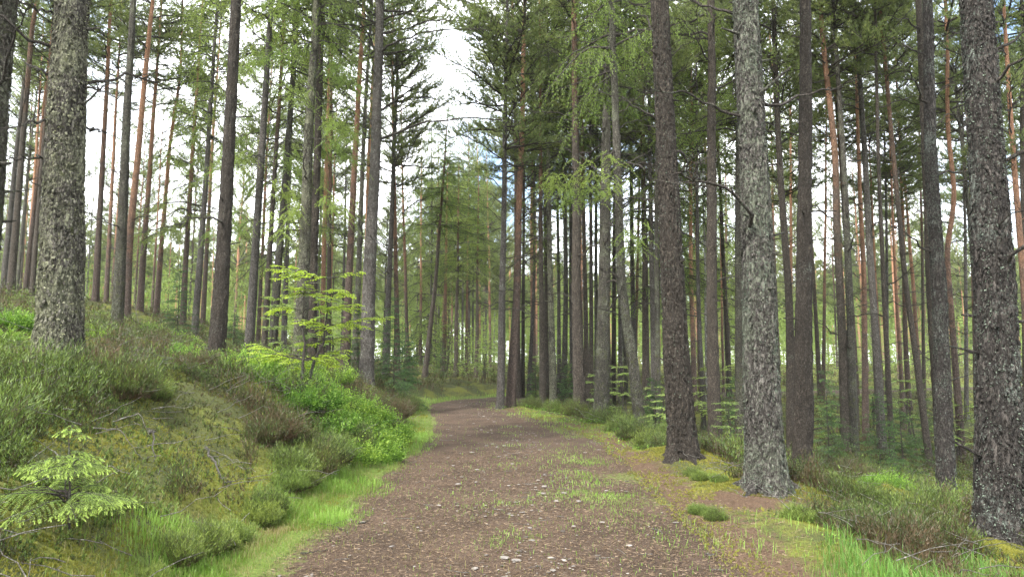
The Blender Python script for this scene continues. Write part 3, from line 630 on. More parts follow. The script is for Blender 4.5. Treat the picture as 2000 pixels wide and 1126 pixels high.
    if det == 3:
        for j in range(5):
            a = j * 1.26 + random.uniform(-.25, .25); R0 = wpx * d / F / 2; L_ = random.uniform(.12, .30) + R0; P = []
            for q in np.linspace(0, 1, 9):
                rr2 = R0 * .55 + L_ * q; aa_ = a + .35 * q * math.sin(j * 3); X_, Y_ = rr2 * math.cos(aa_), rr2 * math.sin(aa_); gz = float(ground(base[0] + X_, base[1] + Y_)) - base[2]
                P.append((X_, Y_, gz + .13 * (1 - q) ** 2.0 * (R0 / .25) - .06 * q - .02))
            mb_ = MB(); tube(mb_, P, np.linspace(R0 * .34, .012, 9), 10); link('root', mb_.mesh('root', M[mat]), root)
    zc = {'pine': random.uniform(11.5, 14), 'larch': random.uniform(10, 12)}[cr]
    if d > 30: zc -= 1.2
    if mat == 'birch': zc = 9
    zc = k.get('zc', zc)
    if k.get('ht'): zc = random.uniform(6.5, 8.5)
    put_crown(root, cen, H, cr, n_ % (4 if cr == 'pine' else 3), zc, random.uniform(.9, 1.15))
    ztop = min(zc + 1, 1.6 + d * .56 + .5)
    if not k.get('big'): put_branches(root, cen, H, int(k.get('nb', 4) * (1.9 if 960 < pts[0][0] < 1300 else 1.2)), max(2.8, d * .12), max(ztop, 4.5))
    T_[n_] = (pts, wpx, dia, mat, cr, label, k, root, cen, d, base)

# ------------------------------------------------------------------ background trees
tmpl = []
for i in range(8):
    r0 = .125 + .015 * (i % 4); H = 21 + (i * 1.7) % 4; lean = np.array([random.uniform(-.5, .5), random.uniform(-.5, .5)])
    me, cen = trunk_mesh([(0, 0, 0), (lean[0] * .3, lean[1] * .3, H * .5), (lean[0], lean[1], H)], r0, 1, M[['orange', 'brownor', 'grey', 'orange', 'brownor', 'mossy', 'orange', 'orange'][i]], knots=8, seed=60 + i)
    tmpl.append((me, cen, H))
cand = []
rr_ = random.Random(11)
for gyv in np.arange(22, 108, 3.6):
    sp = 3.6 if gyv < 50 else 5.2
    if gyv >= 50 and int(gyv / 3.6) % 2: continue
    for gxv in np.arange(-.80 * gyv - 2, .80 * gyv + 2, sp):
        x = gxv + rr_.uniform(-1.5, 1.5); y = gyv + rr_.uniform(-1.6, 1.6)
        if abs(float(path_s(x, y))) < 3.6: continue
        if min((x - h[0])**2 + (y - h[1])**2 for h in hero_xy) < 3.2: continue
        px = CX + F * x / y
        if 815 < px < 965 and y < 62: continue
        if 985 < px < 1060 and y < 36: continue
        cand.append((x, y, px))
cand.sort(key=lambda c: c[1]); 
near = [c for c in cand if c[1] < 50]; farc = [c for c in cand if c[1] >= 50]
rr_.shuffle(near); rr_.shuffle(farc)
sel = near[:44] + farc[:104]
for px_, y_ in ((1012, 33), (1040, 37), (1068, 31), (1092, 36), (1116, 32), (1146, 30), (1163, 35), (1188, 31), (1221, 33), (1236, 36), (1274, 30), (1300, 34), (1322, 31), (1366, 33), (1420, 35), (1475, 38), (1595, 36), (1715, 33), (1790, 38)): sel.append(((px_ - CX) / F * y_, y_, px_))
for i_ in range(26):
    y_ = rr_.uniform(56, 100); px_ = 815 + i_ * 6.8
    if i_ % 3 != 2: sel.append(((px_ - CX) / F * y_, y_, px_))
print('cand', len(near), len(farc), 'sel', len(sel))
bgt = []; BN = ['orange pine', 'brown pine', 'grey pine', 'orange pine', 'brown pine', 'greenish pine', 'orange pine', 'orange pine']
for i, (x, y, px) in enumerate(sel):
    z = float(ground(x, y)); k = rr_.randrange(8); me, cen, H = tmpl[k]
    lar = rr_.random() < (.26 if 1050 < px < 1500 else .12 if px > 400 else .05)
    root = bpy.data.objects.new('larch_tree' if lar else 'pine_tree', None); COL.objects.link(root); root.location = (x, y, z - .05); root.rotation_euler.z = rr_.uniform(0, 6.28)
    s = rr_.uniform(.8, 1.08); root.scale = (s, s, s * rr_.uniform(.93, 1.1))
    side = 'left of the path' if px < 900 else 'straight ahead' if px < 1000 else 'right of the path'
    kd = 'bright green larch' if lar else 'slim pine'
    dist = 'in the middle distance' if y < 50 else 'far off'
    bgt.append((root, proj((x, y, z + 3))[0], ('bright green larch' if lar else BN[k]), dist, '%s %s, %s' % ('larches' if lar else 'pines', dist, side)))
    link('trunk', me, root)
    zc = (rr_.uniform(4.5, 8.5) if lar else rr_.uniform(10.5, 13.5)) - (5.0 if y > 55 else 1.0 if y > 44 else 0)
    put_crown(root, cen, H, 'larch' if lar else 'pine', rr_.randrange(3 if lar else 4), zc, rr_.uniform(.9, 1.2))
    if y < 42: put_branches(root, cen, H, 6, 5, zc + .5)
LAND = [(-400, 'the left photo edge'), (113, 'the lichen crusted pine'), (235, 'the mossy slender trunk'), (425, 'the stout brown pine'), (600, 'the bright sapling'), (720, 'the tall grey limbed trunk'), (870, 'the bend of the path'),
        (1000, 'the orange topped path edge pine'), (1133, 'the broad scaly trunk'), (1240, 'the leaning trunk'), (1334, 'the big dark pine'), (1490, 'the pale lichen giant'), (1568, 'the straight dark trunk'), (1650, 'the reddish bent pine'), (1745, 'the very slender dark pole'), (1845, 'the lichen clad trunk'), (1953, 'the right edge giant')]
def land(px): return [nm for q, nm in LAND if q <= px][-1]
ORD = 'first second third fourth fifth sixth seventh eighth ninth tenth eleventh twelfth'.split()
cnt = {}
for root, px, kd, dist, grp in sorted(bgt, key=lambda a: a[1]):
    ky = (kd, dist, land(px)); c_ = cnt[ky] = cnt.get(ky, 0) + 1
    tag(root, '%s %s %s, rightward from %s' % (ORD[min(c_ - 1, 11)], kd, dist, land(px)), 'tree', grp)
# far-off wood: one mass
mbT, mbC = MB(), MB()
v, t, q, c = CR['pine', 1][3].arrays(); v = v.reshape(-1, 3)
sel_t = rng.random(len(t)) < .22; tf = t[sel_t]; vf = v[tf.ravel()]; cf = c[tf.ravel()]
cenf = vf.reshape(-1, 3, 3).mean(1, keepdims=True); vf = (cenf + (vf.reshape(-1, 3, 3) - cenf) * 4.2).reshape(-1, 3)
nF = 0
for y in (104, 112, 121, 132, 146, 162):
    for x in np.arange(-.85 * y, .85 * y, 4.6):
        xx = x + rng.uniform(-2, 2); yy = y + rng.uniform(-3, 3); zz = float(ground(xx, yy)); H = rng.uniform(17, 22)
        tube(mbT, [(xx, yy, zz - .5), (xx + rng.uniform(-.2, .2), yy, zz + H * .5), (xx + rng.uniform(-.5, .5), yy, zz + H)], [.2, .15, .02], 5)
        a = rng.uniform(0, 6.28); s = rng.uniform(1.0, 1.4); zb = rng.uniform(5.5, 9) if y < 125 else rng.uniform(.5, 6)
        V = rotz(vf, a) * [s, s, (H - zb) / 8.5] + [xx, yy, zz + zb]
        mbC.add(V, np.arange(len(V)).reshape(-1, 3), None, np.clip(cf + rng.uniform(-.1, .15), 0, 1))
mbU = MB()
for n_u, y0_, y1_, h_u, sz in ((900, 21, 42, 1.1, .055), (2600, 42, 70, 3.2, .11), (4600, 65, 105, 7, .22), (8000, 105, 165, 13, .38)):
    yu = rng.uniform(y0_, y1_, n_u); xu = rng.uniform(-.85, .85, n_u) * yu; ok = (np.abs(path_s(xu, yu)) > 3) & (vnoise(xu * .09, yu * .09, seed=44) > (.12 if y0_ > 100 else .30 if y0_ > 40 else .45)) & ((y0_ > 40) | (xu > 1)); xu, yu = xu[ok], yu[ok]
    zu = ground(xu, yu) + rng.random(len(xu)) ** 1.2 * h_u; kq = 26
    cxu = np.repeat(np.stack([xu, yu, zu], 1), kq, 0); mU = len(cxu); offs = rng.normal(0, 1, (mU, 3)) * [1.0, 1.0, .45] * (.35 + sz * 2.2)
    leaves(mbU, cxu + offs, rnd(mU) * [1, 1, .4], np.full(mU, sz), np.full(mU, sz * .55), np.clip(.35 + .3 * np.repeat(rng.random(len(xu)), kq), 0, 1), .5)
fu = link('undergrowth', mbU.mesh('undergrowth', M['shrubleaf'], smooth=False)); fu['kind'] = 'stuff'; tag(fu, 'light green undergrowth filling the gaps between the far trunks', 'undergrowth')
fw = link('distant_wood', mbC.mesh('distant_wood', M['pine'], smooth=False)); fw['kind'] = 'stuff'; tag(fw, 'far off mass of pine crowns closing the view behind the stand', 'wood')
ft = link('distant_trunks', mbT.mesh('distant_trunks', M['orange'])); ft['kind'] = 'stuff'; tag(ft, 'far off thicket of thin trunks closing the view', 'wood')

# ------------------------------------------------------------------ limbs reaching over the path from the tall grey trunk, larch spray
def limb_on(tree_i, pts, r0, name='limb', leaf=None, mat='twig', twigs=6):
    """pts: photo pixels along the limb with a depth offset each"""
    pts0, wpx, dia, m_, cr, label, k, root, cen, d, base = T_[tree_i]
    P = np.array([at(px, py, d + dz) - base for px, py, dz in pts])
    n = 14; u_ = np.linspace(0, len(P) - 1, n); Q = np.stack([np.interp(u_, np.arange(len(P)), P[:, c]) for c in range(3)], 1)
    Q[1:-1] = (Q[:-2] + Q[1:-1] * 2 + Q[2:]) / 4 + rng.normal(0, .02, (n - 2, 3)); mb = MB(); tube(mb, Q, np.linspace(r0, r0 * .25, n), 7)
    fol = MB(); main = Q[-1] - Q[0]; az = math.atan2(main[1], main[0])
    for i in range(twigs):
        t = rng.uniform(.35, 1); b0 = Q[int(t * (n - 1))]
        L_ = rng.uniform(.25, .8); tw = rotz(branch_curve(L_, rng.uniform(-.5, .8), rng.uniform(-.2, .8 if leaf == 'larch' else .3), 6, .25), az + rng.uniform(-1.2, 1.2)) + b0
        tube(mb, tw, np.linspace(r0 * .28, .003, 6), 4)
        if leaf:
            for _ in range(3):
                b1 = tw[rng.integers(1, 6)]; t2 = rotz(branch_curve(rng.uniform(.2, .5), -.3 if leaf == 'larch' else .3, .6 if leaf == 'larch' else 0, 5, .2), az + rng.uniform(-2, 2)) + b1
                tube(mb, t2, np.linspace(.005, .002, 5), 3)
                u2 = np.linspace(0, 4, 14); pp = np.stack([np.interp(u2, np.arange(5), t2[:, c]) for c in range(3)], 1)
                if leaf == 'larch': needles(fol, pp, rnd(14), .045, .0075, 11, 1, .6)
                else: needles(fol, pp, unit(np.repeat((t2[-1] - t2[0])[None], 14, 0)), .08, .009, 9, .9, .45)
    o = link(name, mb.mesh(name, M[mat]), root)
    if leaf: link('needles', fol.mesh('needles', M[leaf], smooth=False), o)
    return o
GI = [i for i, a in enumerate(T_) if a[6].get('big')][0]
for pts, r, leaf, tw in [
    ([(742, 272, 0), (790, 255, -.5), (840, 235, -1.2), (930, 230, -2), (985, 232, -2.5)], .045, None, 7),
    ([(745, 215, 0), (775, 195, -.4), (812, 165, -.8)], .05, None, 2),
    ([(736, 130, 0), (745, 90, -.2), (790, 78, -.5), (830, 62, -1), (900, 55, -1.8), (960, 60, -2.4)], .045, 'pine', 16),
    ([(748, 65, 0), (790, 55, -.4), (850, 40, -1), (905, 40, -1.5)], .04, 'pine', 14),
    ([(735, 105, 0), (722, 70, .5), (700, 40, .8), (690, 5, 1)], .04, None, 4),
    ([(737, 55, 0), (715, 30, .3), (700, 5, .5)], .03, None, 3),
    ([(750, 130, 0), (790, 125, .5), (820, 122, 1)], .028, None, 3),
    ([(752, 105, 0), (810, 95, .5), (870, 90, 1)], .026, 'larch', 6),
    ([(727, 245, 0), (715, 220, .4), (705, 180, .8)], .032, None, 3),
    ([(725, 315, 0), (720, 290, .5), (722, 240, .8)], .022, None, 2),
    ([(740, 317, 0), (770, 312, .4), (800, 305, .8)], .02, None, 3),
    ([(735, 440, 0), (755, 430, .3), (773, 422, .5)], .018, None, 2),
    ([(735, 373, 0), (750, 368, .3)], .02, None, 1),
    ([(742, 160, 0), (757, 150, .4), (775, 172, .8)], .022, None, 2)]:
    limb_on(GI, pts, r, 'limb', leaf, twigs=tw)
SI_ = [i for i, a in enumerate(T_) if a[6].get('spray')][0]
for pts, tw in [([(1205, 352, 0), (1170, 340, -.4), (1130, 345, -.8), (1075, 365, -1.2)], 30), ([(1205, 290, 0), (1190, 300, -.3), (1195, 340, -.5), (1200, 390, -.6)], 16), ([(1208, 430, 0), (1225, 450, -.4), (1230, 500, -.6)], 12),
                ([(1205, 360, 0), (1160, 375, -.9), (1100, 400, -1.4)], 18)]:
    limb_on(SI_, pts, .022, 'larch_spray', 'larch', twigs=tw)
# mossy bare branches on the lichen crusted pine
for pts in [[(100, 230, 0), (60, 240, -.5), (5, 250, -.8)], [(98, 310, 0), (55, 305, -.4), (-5, 316, -.9)], [(115, 30, 0), (60, 10, -.4), (20, -10, -.6)], [(165, 170, 0), (190, 175, -.2), (215, 183, -.4)],
            [(160, 245, 0), (190, 255, .5), (215, 260, .8)], [(105, 145, 0), (70, 135, .4), (40, 115, .8)]]:
    limb_on(0, pts, .017, 'dead_branch', None, twigs=5)
# larch sprays hanging in the upper left
for ti in (13, 15, 16):
    for j in range(9):
        pts0, wpx, *_r, cen, d, base = T_[ti]; py = random.uniform(-30, 430); p0 = at(0, py, d) - base; z = p0[2]
        bx = proj(np.array([np.interp(z, cen[0], cen[1]), np.interp(z, cen[0], cen[2]), z]) + base)[0]; s_ = random.choice([-1, 1])
        limb_on(ti, [(bx, py, 0), (bx + s_ * random.uniform(20, 45), py + 5, random.uniform(-1.2, .5)), (bx + s_ * random.uniform(50, 95), py + random.uniform(15, 60), random.uniform(-2, .8))], .018, 'larch_spray', 'larch', twigs=24)

# ------------------------------------------------------------------ young trees
def small(name, me_list, px, d, s, label, cat, group=None, root=None):
    b = on_ground(px, d)
    r = bpy.data.objects.new(name, None); COL.objects.link(r); r.location = b; r.scale = (s, s, s); r.rotation_euler.z = random.uniform(0, 6.28); r.empty_display_size = .2
    tag(r, label, cat, group)
    for nm, me in me_list: link(nm, me, r)
    return r
def stem_mesh(H, r, mat='twig'):
    mb = MB(); z = np.linspace(-.1, H, 8); tube(mb, np.stack([np.cumsum(rng.normal(0, .008, 8)), np.cumsum(rng.normal(0, .008, 8)), z], 1), np.linspace(r, r * .2, 8), 7); return mb.mesh('stem', M[mat])
SPR = []
for i in range(3):
    h = CR['spruce', i][2]; SPR.append([('stem', stem_mesh(h, .03)), ('foliage', CR['spruce', i][1]), ('limbs', CR['spruce', i][0])])
for px, d, k, s, lb in [(345, 27, 2, .80, 'young dark spruce behind the thin bowed orange pine on the bank'), (455, 23, 1, .75, 'small very dark spruce just right of the stout brown pine'),
                        (768, 22, 2, .85, 'dark layered young spruce behind the tall grey trunk'), (790, 24, 1, 1.1, 'low dark spruce right of the reddish trunk above the heather'),
                        (700, 27, 0, .9, 'young spruce glimpsed between the reddish brown pine and the tall grey trunk'),
                        (1622, 15, 2, .62, 'airy young spruce right of the straight dark trunk'), (1722, 17, 0, .72, 'young spruce at the foot of the very slender dark pole'),
                        (1765, 19, 1, .9, 'wide low spruce left of the slanting slim trunk'), (1280, 20, 1, .8, 'pale young spruce between the leaning trunk and the big dark pine'),
                        (1440, 24, 0, .8, 'young spruce in the gap left of the pale lichen giant'), (1810, 24, 2, .6, 'young spruce behind the slanting slim trunk'),
                        (1110, 29, 1, .9, 'small spruce behind the greenish trunk by the path border'), (1046, 31, 1, .8, 'small spruce behind the crooked grey trunk'), (860, 42, 0, .8, 'young spruce on the bank above the bend')]:
    small('young_spruce', SPR[k], px, d, s, lb, 'young tree')
def shrub(seed, H, R, nlev, leaf, ln, ns=1, mat='shrubleaf', flat=.75, tn=.5, up=.0):
    """layered broadleaved sapling: a wavering stem, level limbs, flat sprays of leaves"""
    global rng
    keep = rng; rng = np.random.default_rng(seed); st, lm, fo = MB(), MB(), MB()
    Ps = []
    for s in range(ns):
        z = np.linspace(-.1, H, 10); a = rng.uniform(0, 6.28); l = .12 * H * (ns > 1) + .05
        P = np.stack([np.cumsum(rng.normal(0, .02 * H, 10)) + l * z / H * math.cos(a), np.cumsum(rng.normal(0, .02 * H, 10)) + l * z / H * math.sin(a), z], 1)
        tube(st, P, np.linspace(.013 * H + .004, .003, 10), 7); Ps.append(P)
    for i in range(nlev):
        P = Ps[i % ns]; t = rng.uniform(.28, 1.0); b0 = P[int(t * 9)]; Lb = R * (1.15 - .55 * t) * rng.uniform(.6, 1.15); a = i * 2.4 + rng.uniform(-.4, .4)
        q = rotz(branch_curve(Lb, rng.uniform(.1, .35) + up, rng.uniform(.05, .3), 8, .12), a) + b0; tube(lm, q, np.linspace(.006 + .003 * H, .002, 8), 5)
        for t2 in np.linspace(.25, 1, int(Lb * 9) + 3):
            b1 = np.array([np.interp(t2 * 7, np.arange(8), q[:, c]) for c in range(3)]); lt = Lb * .38 * (1.15 - t2) + .08
            tw = rotz(branch_curve(lt, rng.uniform(-.1, .25), .2, 4, .12), a + rng.choice([-1, 1]) * rng.uniform(.5, 1.0)) + b1; tube(lm, tw, np.linspace(.003, .0015, 4), 3)
            nl = int(lt / (ln * .42)) + 2; u2 = np.linspace(.1, 3, nl); pp = np.stack([np.interp(u2, np.arange(4), tw[:, c]) for c in range(3)], 1)
            dd = rotz(np.repeat(unit(tw[-1] - tw[0])[None], nl, 0), 0); sd = np.stack([-dd[:, 1], dd[:, 0], 0 * dd[:, 0]], 1) * np.where(np.arange(nl) % 2, 1, -1)[:, None]
            leaves(fo, pp, dd * .5 + sd * .8 + [0, 0, -.15], np.full(nl, ln), np.full(nl, ln * .62), tn + .15 * (t2 - .5), flat)
    rng = keep; return [('stem', st.mesh('stem', M['twig'])), ('limbs', lm.mesh('limbs', M['twig'])), ('foliage', fo.mesh('foliage', M[mat], smooth=False))]
sap = shrub(3, 2.55, 1.2, 34, 1, .062, ns=2, mat='broad', flat=.72, tn=.5)
b = small('broadleaf_sapling', sap, 597, 12.2, 1.0, 'bright yellow green broadleaf sapling with tiered leaf sprays on the bank', 'sapling')
b.rotation_euler.z = .3
SH = [shrub(20 + i, 2.4, .9, 26, 1, .055, ns=3, mat='shrubleaf', flat=.6) for i in range(2)]
for px, d, k, s, lb in [(1285, 17, 0, .6, 'leafy shrub between the leaning trunk and the big dark pine'), (1180, 25, 1, .8, 'leafy shrub behind the broad moss greened trunk'), (1430, 18, 1, .55, 'leafy shrub left of the dark mossy trunk'),
                        (1640, 24, 0, .9, 'leafy bush behind the reddish bent pine'), (1790, 26, 1, 1.2, 'broad leafy bush behind the slanting slim trunk'), (1870, 23, 0, .9, 'leafy bush left of the right edge giant'), (1090, 32, 0, .9, 'leafy shrub behind the pale lichen spotted trunk'),
                        (1040, 34, 1, .9, 'leafy shrub behind the path edge pines'), (945, 40, 0, 1.0, 'fresh green shrub beyond the bend beside the pale grey trunk'), (870, 46, 1, 1.5, 'fresh green sapling in the wood above the bend'),
                        (640, 21, 0, 1.0, 'leafy shrub right of the bright sapling'), (530, 20, 1, .8, 'leafy shrub left of the bright sapling behind the mossy larch'), (1225, 28, 1, 1.0, 'leafy shrub far behind the leaning trunk'),
                        (1385, 27, 0, 1.2, 'leafy shrub behind the plain brown pine'), (1340, 33, 1, 1.2, 'leafy shrub behind the big dark pine'), (1700, 30, 0, 1.3, 'leafy bush beyond the whorled pine')]:
    small('leafy_shrub', SH[k], px, d, s, lb, 'shrub')

# conifer seedling in the lower left corner - tiers of flat sprays with pale new tips
def seedling():
    st, lm, fo = MB(), MB(), MB(); H = .66
    z = np.linspace(-.12, H, 8); P = np.stack([.03 * np.sin(z * 5), .02 * np.cos(z * 4), z], 1); tube(st, P, np.linspace(.012, .004, 8), 7)
    lev = [(.10, .52), (.20, .60), (.31, .50), (.40, .44), (.48, .30), (.54, .24), (.60, .15), (.65, .10)]
    for li, (zz, R) in enumerate(lev):
        for bI in range(6 if li < 5 else 5):
            a = li * 1.1 + bI * 6.28 / (6 if li < 5 else 5) + rng.uniform(-.45, .45); Lb = R * rng.uniform(.4, 1.25); zz = zz + rng.uniform(-.05, .05)
            q = rotz(branch_curve(Lb, rng.uniform(.25, .5), rng.uniform(.30, .5), 9, .14), a) + [0, 0, zz]; tube(lm, q, np.linspace(.006, .002, 9), 5, .3)
            for t in np.linspace(.22, 1, int(Lb * 24) + 2):
                b1 = np.array([np.interp(t * 8, np.arange(9), q[:, c]) for c in range(3)]); lt = Lb * .42 * (1.08 - t) + .035
                for sd in ((-1, 1) if t < .98 else (0,)):
                    tw = rotz(branch_curve(lt, .05, .45, 5, .06), a + sd * rng.uniform(.7, .95)) + b1; tube(lm, tw, np.linspace(.0022, .001, 5), 3, .4)
                    n_ = int(lt / .0065) + 3; u2 = np.linspace(.0, 4, n_); pp = np.stack([np.interp(u2, np.arange(5), tw[:, c]) for c in range(3)], 1)
                    d = unit(tw[-1] - tw[0]); s = np.array([-d[1], d[0], 0]); D = d * .55 + s * np.where(np.arange(n_) % 2, 1, -1)[:, None] + [0, 0, .25]
                    needles(fo, pp, unit(D), .015, .0030, 2, .35, .42 + .25 * (u2 / 4))
                    # the pale swollen new shoot at the tip
                    tip = tw[-1]; k = 16; u3 = np.linspace(0, .032, k)[:, None]
                    if rng.random() < .3: continue
                    needles(fo, tip - d * .012 + u3 * unit(d + [0, 0, -.35]), np.repeat(unit(d + [0, 0, -.35])[None], k, 0), .011, .0036, 3, .9, .85, .15)
    return [('stem', st.mesh('stem', M['twig'])), ('limbs', lm.mesh('limbs', M['twig'])), ('foliage', fo.mesh('foliage', M['seedling'], smooth=False))]
_hp = hit(128, 1040); print('seedling', _hp)
sd_ = small('hemlock_seedling', seedling(), 128, float(_hp[1]), float(_hp[1]) / 5.3, 'small conifer seedling with pale lime tips in the lower left corner', 'seedling')

# ------------------------------------------------------------------ heather and bilberry bushes, ground cover
def heather(mb, P, D, Ln, k, tint, lw=1.0):
    """upright sprigs clothed in tiny leaves"""
    n = len(P); e = P + D * Ln[:, None]; S = unit(np.cross(D, rnd(n))) * (.004 * lw)
    mb.add(np.stack([P - S, P + S, e], 1).reshape(-1, 3), np.arange(n * 3).reshape(-1, 3), None, .12)
    t = rng.uniform(.18, 1.0, (n, k)); Q = P[:, None] + D[:, None] * (Ln[:, None] * t)[..., None] + rng.normal(0, .09, (n, k, 3)) * Ln[:, None, None] * t[..., None]
    DD = np.repeat(D, k, 0); tt = np.repeat(tint, k) + (t.ravel() - .6) * .5
    needles(mb, Q.reshape(-1, 3), unit(DD + [0, 0, .4]), np.repeat(Ln, k) * .12 + .014, np.repeat(np.full(n, .0075 * lw), k), 1, .6, tt, .16)
def dome(n, R, H, out=.55):
    a = rng.uniform(0, 6.28, n); r = R * np.sqrt(rng.random(n)); x, y = r * np.cos(a), r * np.sin(a)
    D = unit(np.stack([x / R * out, y / R * out, np.ones(n)], 1) + rng.normal(0, .30, (n, 3))); Ln = (.55 + .9 * vnoise(x * 6, y * 6, seed=int(R * 100))) * H * np.sqrt(np.clip(1.1 - (r / R)**2, .15, 1)) * rng.uniform(.5, 1.2, n)
    return np.stack([x * .7, y * .7, np.full(n, -.05)], 1), D, Ln
HB = []
for i, (R, H, tn) in enumerate([(.42, .40, .62), (.38, .36, .18), (.5, .42, .48), (.40, .34, .78)]):
    mb = MB(); P, D, Ln = dome(520, R, H); heather(mb, P, D, Ln, 34, np.clip(rng.normal(tn, .12, 520), 0, 1)); HB.append(mb.mesh('heather_bush', M['heather'], smooth=False))
BB = []
for i in range(3):
    mb = MB(); n = 170; P, D, Ln = dome(n, .42, .36, .8); 
    for p, d, l in zip(P, D, Ln): tube(mb, [p, p + d * l * .5 + [0, 0, .01], p + d * l], [.0025, .002, .001], 3, .1)
    k = 22; t = rng.uniform(.35, 1.03, (n, k)); Q = P[:, None] + D[:, None] * (Ln[:, None] * t)[..., None] + rng.normal(0, .022, (n, k, 3)); Q = Q.reshape(-1, 3)
    leaves(mb, Q, unit(np.repeat(D, k, 0) + rnd(n * k) * .9), np.full(n * k, .032), np.full(n * k, .021), .18 + .62 * (t.ravel() - .3) + rng.normal(0, .08, n * k), .45)
    BB.append(mb.mesh('bilberry_bush', M['bilberry'], smooth=False))
def bush(name, me, x, y, s, label, group, lift=0.0):
    o = link(name, me, None, (x, y, float(ground(x, y)) + lift), (0, 0, random.uniform(0, 6.28)), s); tag(o, label, 'shrub', group); return o
# bilberry patch below the tall grey trunk: columns and distances
bil = [(372, 13.2, .75), (410, 12.9, .8), (447, 12.6, .85), (490, 12.0, 1), (525, 12.9, 1.1), (510, 11.2, .9), (555, 11.5, 1.1), (590, 12.2, 1.1), (560, 10.6, .9), (610, 11.0, 1.1), (645, 11.8, 1.1), (628, 10.1, .95), (665, 10.6, 1.1), (690, 11.6, 1.1),
       (700, 10.3, 1), (730, 11.2, 1.1), (745, 12.4, 1.1), (760, 10.8, 1.05), (790, 11.6, 1.05), (805, 12.6, 1.0), (780, 13.4, 1), (735, 13.4, 1), (690, 13.2, 1), (650, 13.5, 1), (820, 13.8, .8), (540, 14.0, 1), (480, 13.4, .9), (600, 13.8, .9), (440, 14.2, .9), (400, 13.6, .9), (465, 11.6, .9), (520, 10.7, .8), (575, 14.6, 1), (640, 14.6, 1), (700, 14.6, 1), (700, 9.3, .8), (745, 9.9, .9), (790, 10.6, .9)]
for i, (px, d, s) in enumerate(bil):
    px, d, s = px - 42, d + .8, s * 1.1
    x = (px - CX) / F * d; bush('bilberry_bush', BB[i % 3], x, d, s, 'bright green bilberry bush in the dense patch below the tall grey trunk', 'bilberry bushes in the bright patch on the bank')
for i, (px, d, s) in enumerate([(25, 11.5, 1.0), (50, 12.3, .9), (10, 10.5, .8)]):
    x = (px - CX) / F * d; bush('bilberry_bush', BB[i % 3], x, d, s, 'bright bilberry bush left of the lichen crusted pine', 'bilberry bushes beside the lichen crusted pine')
for i, (px, d, s) in enumerate([(290, 24, 1.5), (315, 24.5, 1.5), (335, 25, 1.3), (360, 25, 1.4), (180, 14.5, .8)]):
    x = (px - CX) / F * d; bush('bilberry_bush', BB[i % 3], x, d, s, 'light green low bush on the upper bank between the left hand trunks', 'low green bushes on the upper bank')
for i, (px, d, s) in enumerate([(1700, 10.6, .55), (1725, 10.3, .6), (1750, 10.5, .5), (1680, 10.2, .4)]):
    x = (px - CX) / F * d; bush('bilberry_bush', BB[i % 3], x, d, s, 'light green bilberry bush on the low mound right of the straight dark trunk', 'bilberry bushes on the low mound')
hb = [(545, 9.0, .95, 1), (590, 9.4, .8, 1), (520, 8.6, .7, 1), (575, 8.3, .75, 0), (640, 8.9, .75, 2), (690, 9.3, .85, 2), (720, 9.9, .8, 0), (650, 8.2, .6, 0), (610, 7.9, .7, 3), (790, 11.0, .9, 2), (770, 10.2, .8, 0), (815, 11.8, .8, 0),
      (800, 15.0, 1, 1), (815, 17, 1.1, 1), (835, 19, 1.1, 1), (850, 21.5, 1.1, 2), (370, 11.5, .9, 1), (400, 10.9, .8, 1), (330, 11.8, .8, 0), (470, 5.9, .55, 3), (430, 5.6, .55, 0), (500, 6.2, .55, 3), (365, 5.2, .5, 0), (400, 4.7, .45, 3), (540, 6.9, .6, 3),
      (590, 7.1, .6, 0), (240, 7.6, .9, 2), (180, 7.9, .9, 1), (130, 7.2, .8, 2), (60, 7.3, .85, 1), (300, 8.2, .7, 0), (20, 8.6, .9, 2), (240, 9.8, .8, 1), (630, 6.9, .5, 3)]
for i, (px, d, s, k) in enumerate(hb):
    x = (px - CX) / F * d; ex = -float(path_s(x, d)) - float(halfw(d)) - .42 * s - .42; x += min(0, ex)
    bush('heather_bush', HB[k], x, d, s, '%s heather bush on the left bank, rightward of %s' % ('brown' if k == 1 else 'tall dark green' if s > .75 else 'low green', land(px)), ('brown' if k == 1 else 'green') + ' heather bushes on the left bank')
hr = [(1210, 16.5, 1, 0), (1235, 14.8, .9, 2), (1265, 14.0, .9, 0), (1200, 18.5, 1.1, 2), (1290, 13.2, .8, 2), (1170, 20, 1.1, 0), (1300, 15, 1, 0), (1390, 12.8, .85, 2), (1420, 12.3, .9, 0), (1370, 13.8, .9, 2), (1440, 13.5, .9, 2), (1120, 22, 1, 2), (1080, 24, 1, 0), (1040, 25.5, .9, 2),
      (1360, 9.6, .38, 3), (1395, 9.4, .36, 3), (1345, 10.0, .35, 0), (1355, 7.6, .35, 3), (1385, 7.3, .32, 0), (1615, 12.5, 1.1, 1), (1655, 12.2, 1.1, 1), (1635, 13.6, 1.2, 1), (1600, 9.4, .8, 0), (1640, 8.8, .8, 2), (1700, 8.6, .85, 0), (1760, 8.2, .85, 2), (1800, 9.5, .9, 0), (1820, 8.4, .8, 1),
      (1740, 11.8, 1, 2), (1790, 11.6, 1, 1), (1870, 9.4, .9, 1), (1895, 8.2, .7, 1), (1590, 7.6, .6, 3), (1660, 7.3, .6, 0), (1740, 7.2, .65, 2), (1830, 7.1, .6, 0), (1540, 7.2, .5, 3), (1890, 11.5, 1, 1), (1690, 14, 1.1, 2), (1985, 7.6, .7, 2)]
for i, (px, d, s, k) in enumerate(hr):
    x = (px - CX) / F * d; bush('heather_bush', HB[k], x, d, s, '%s heather bush %s, rightward of %s' % ('brown' if k == 1 else 'tall dark green' if s > .75 else 'low green', 'near by' if d < 9 else 'further back', land(px)), ('brown' if k == 1 else 'green') + ' heather bushes right of the path')

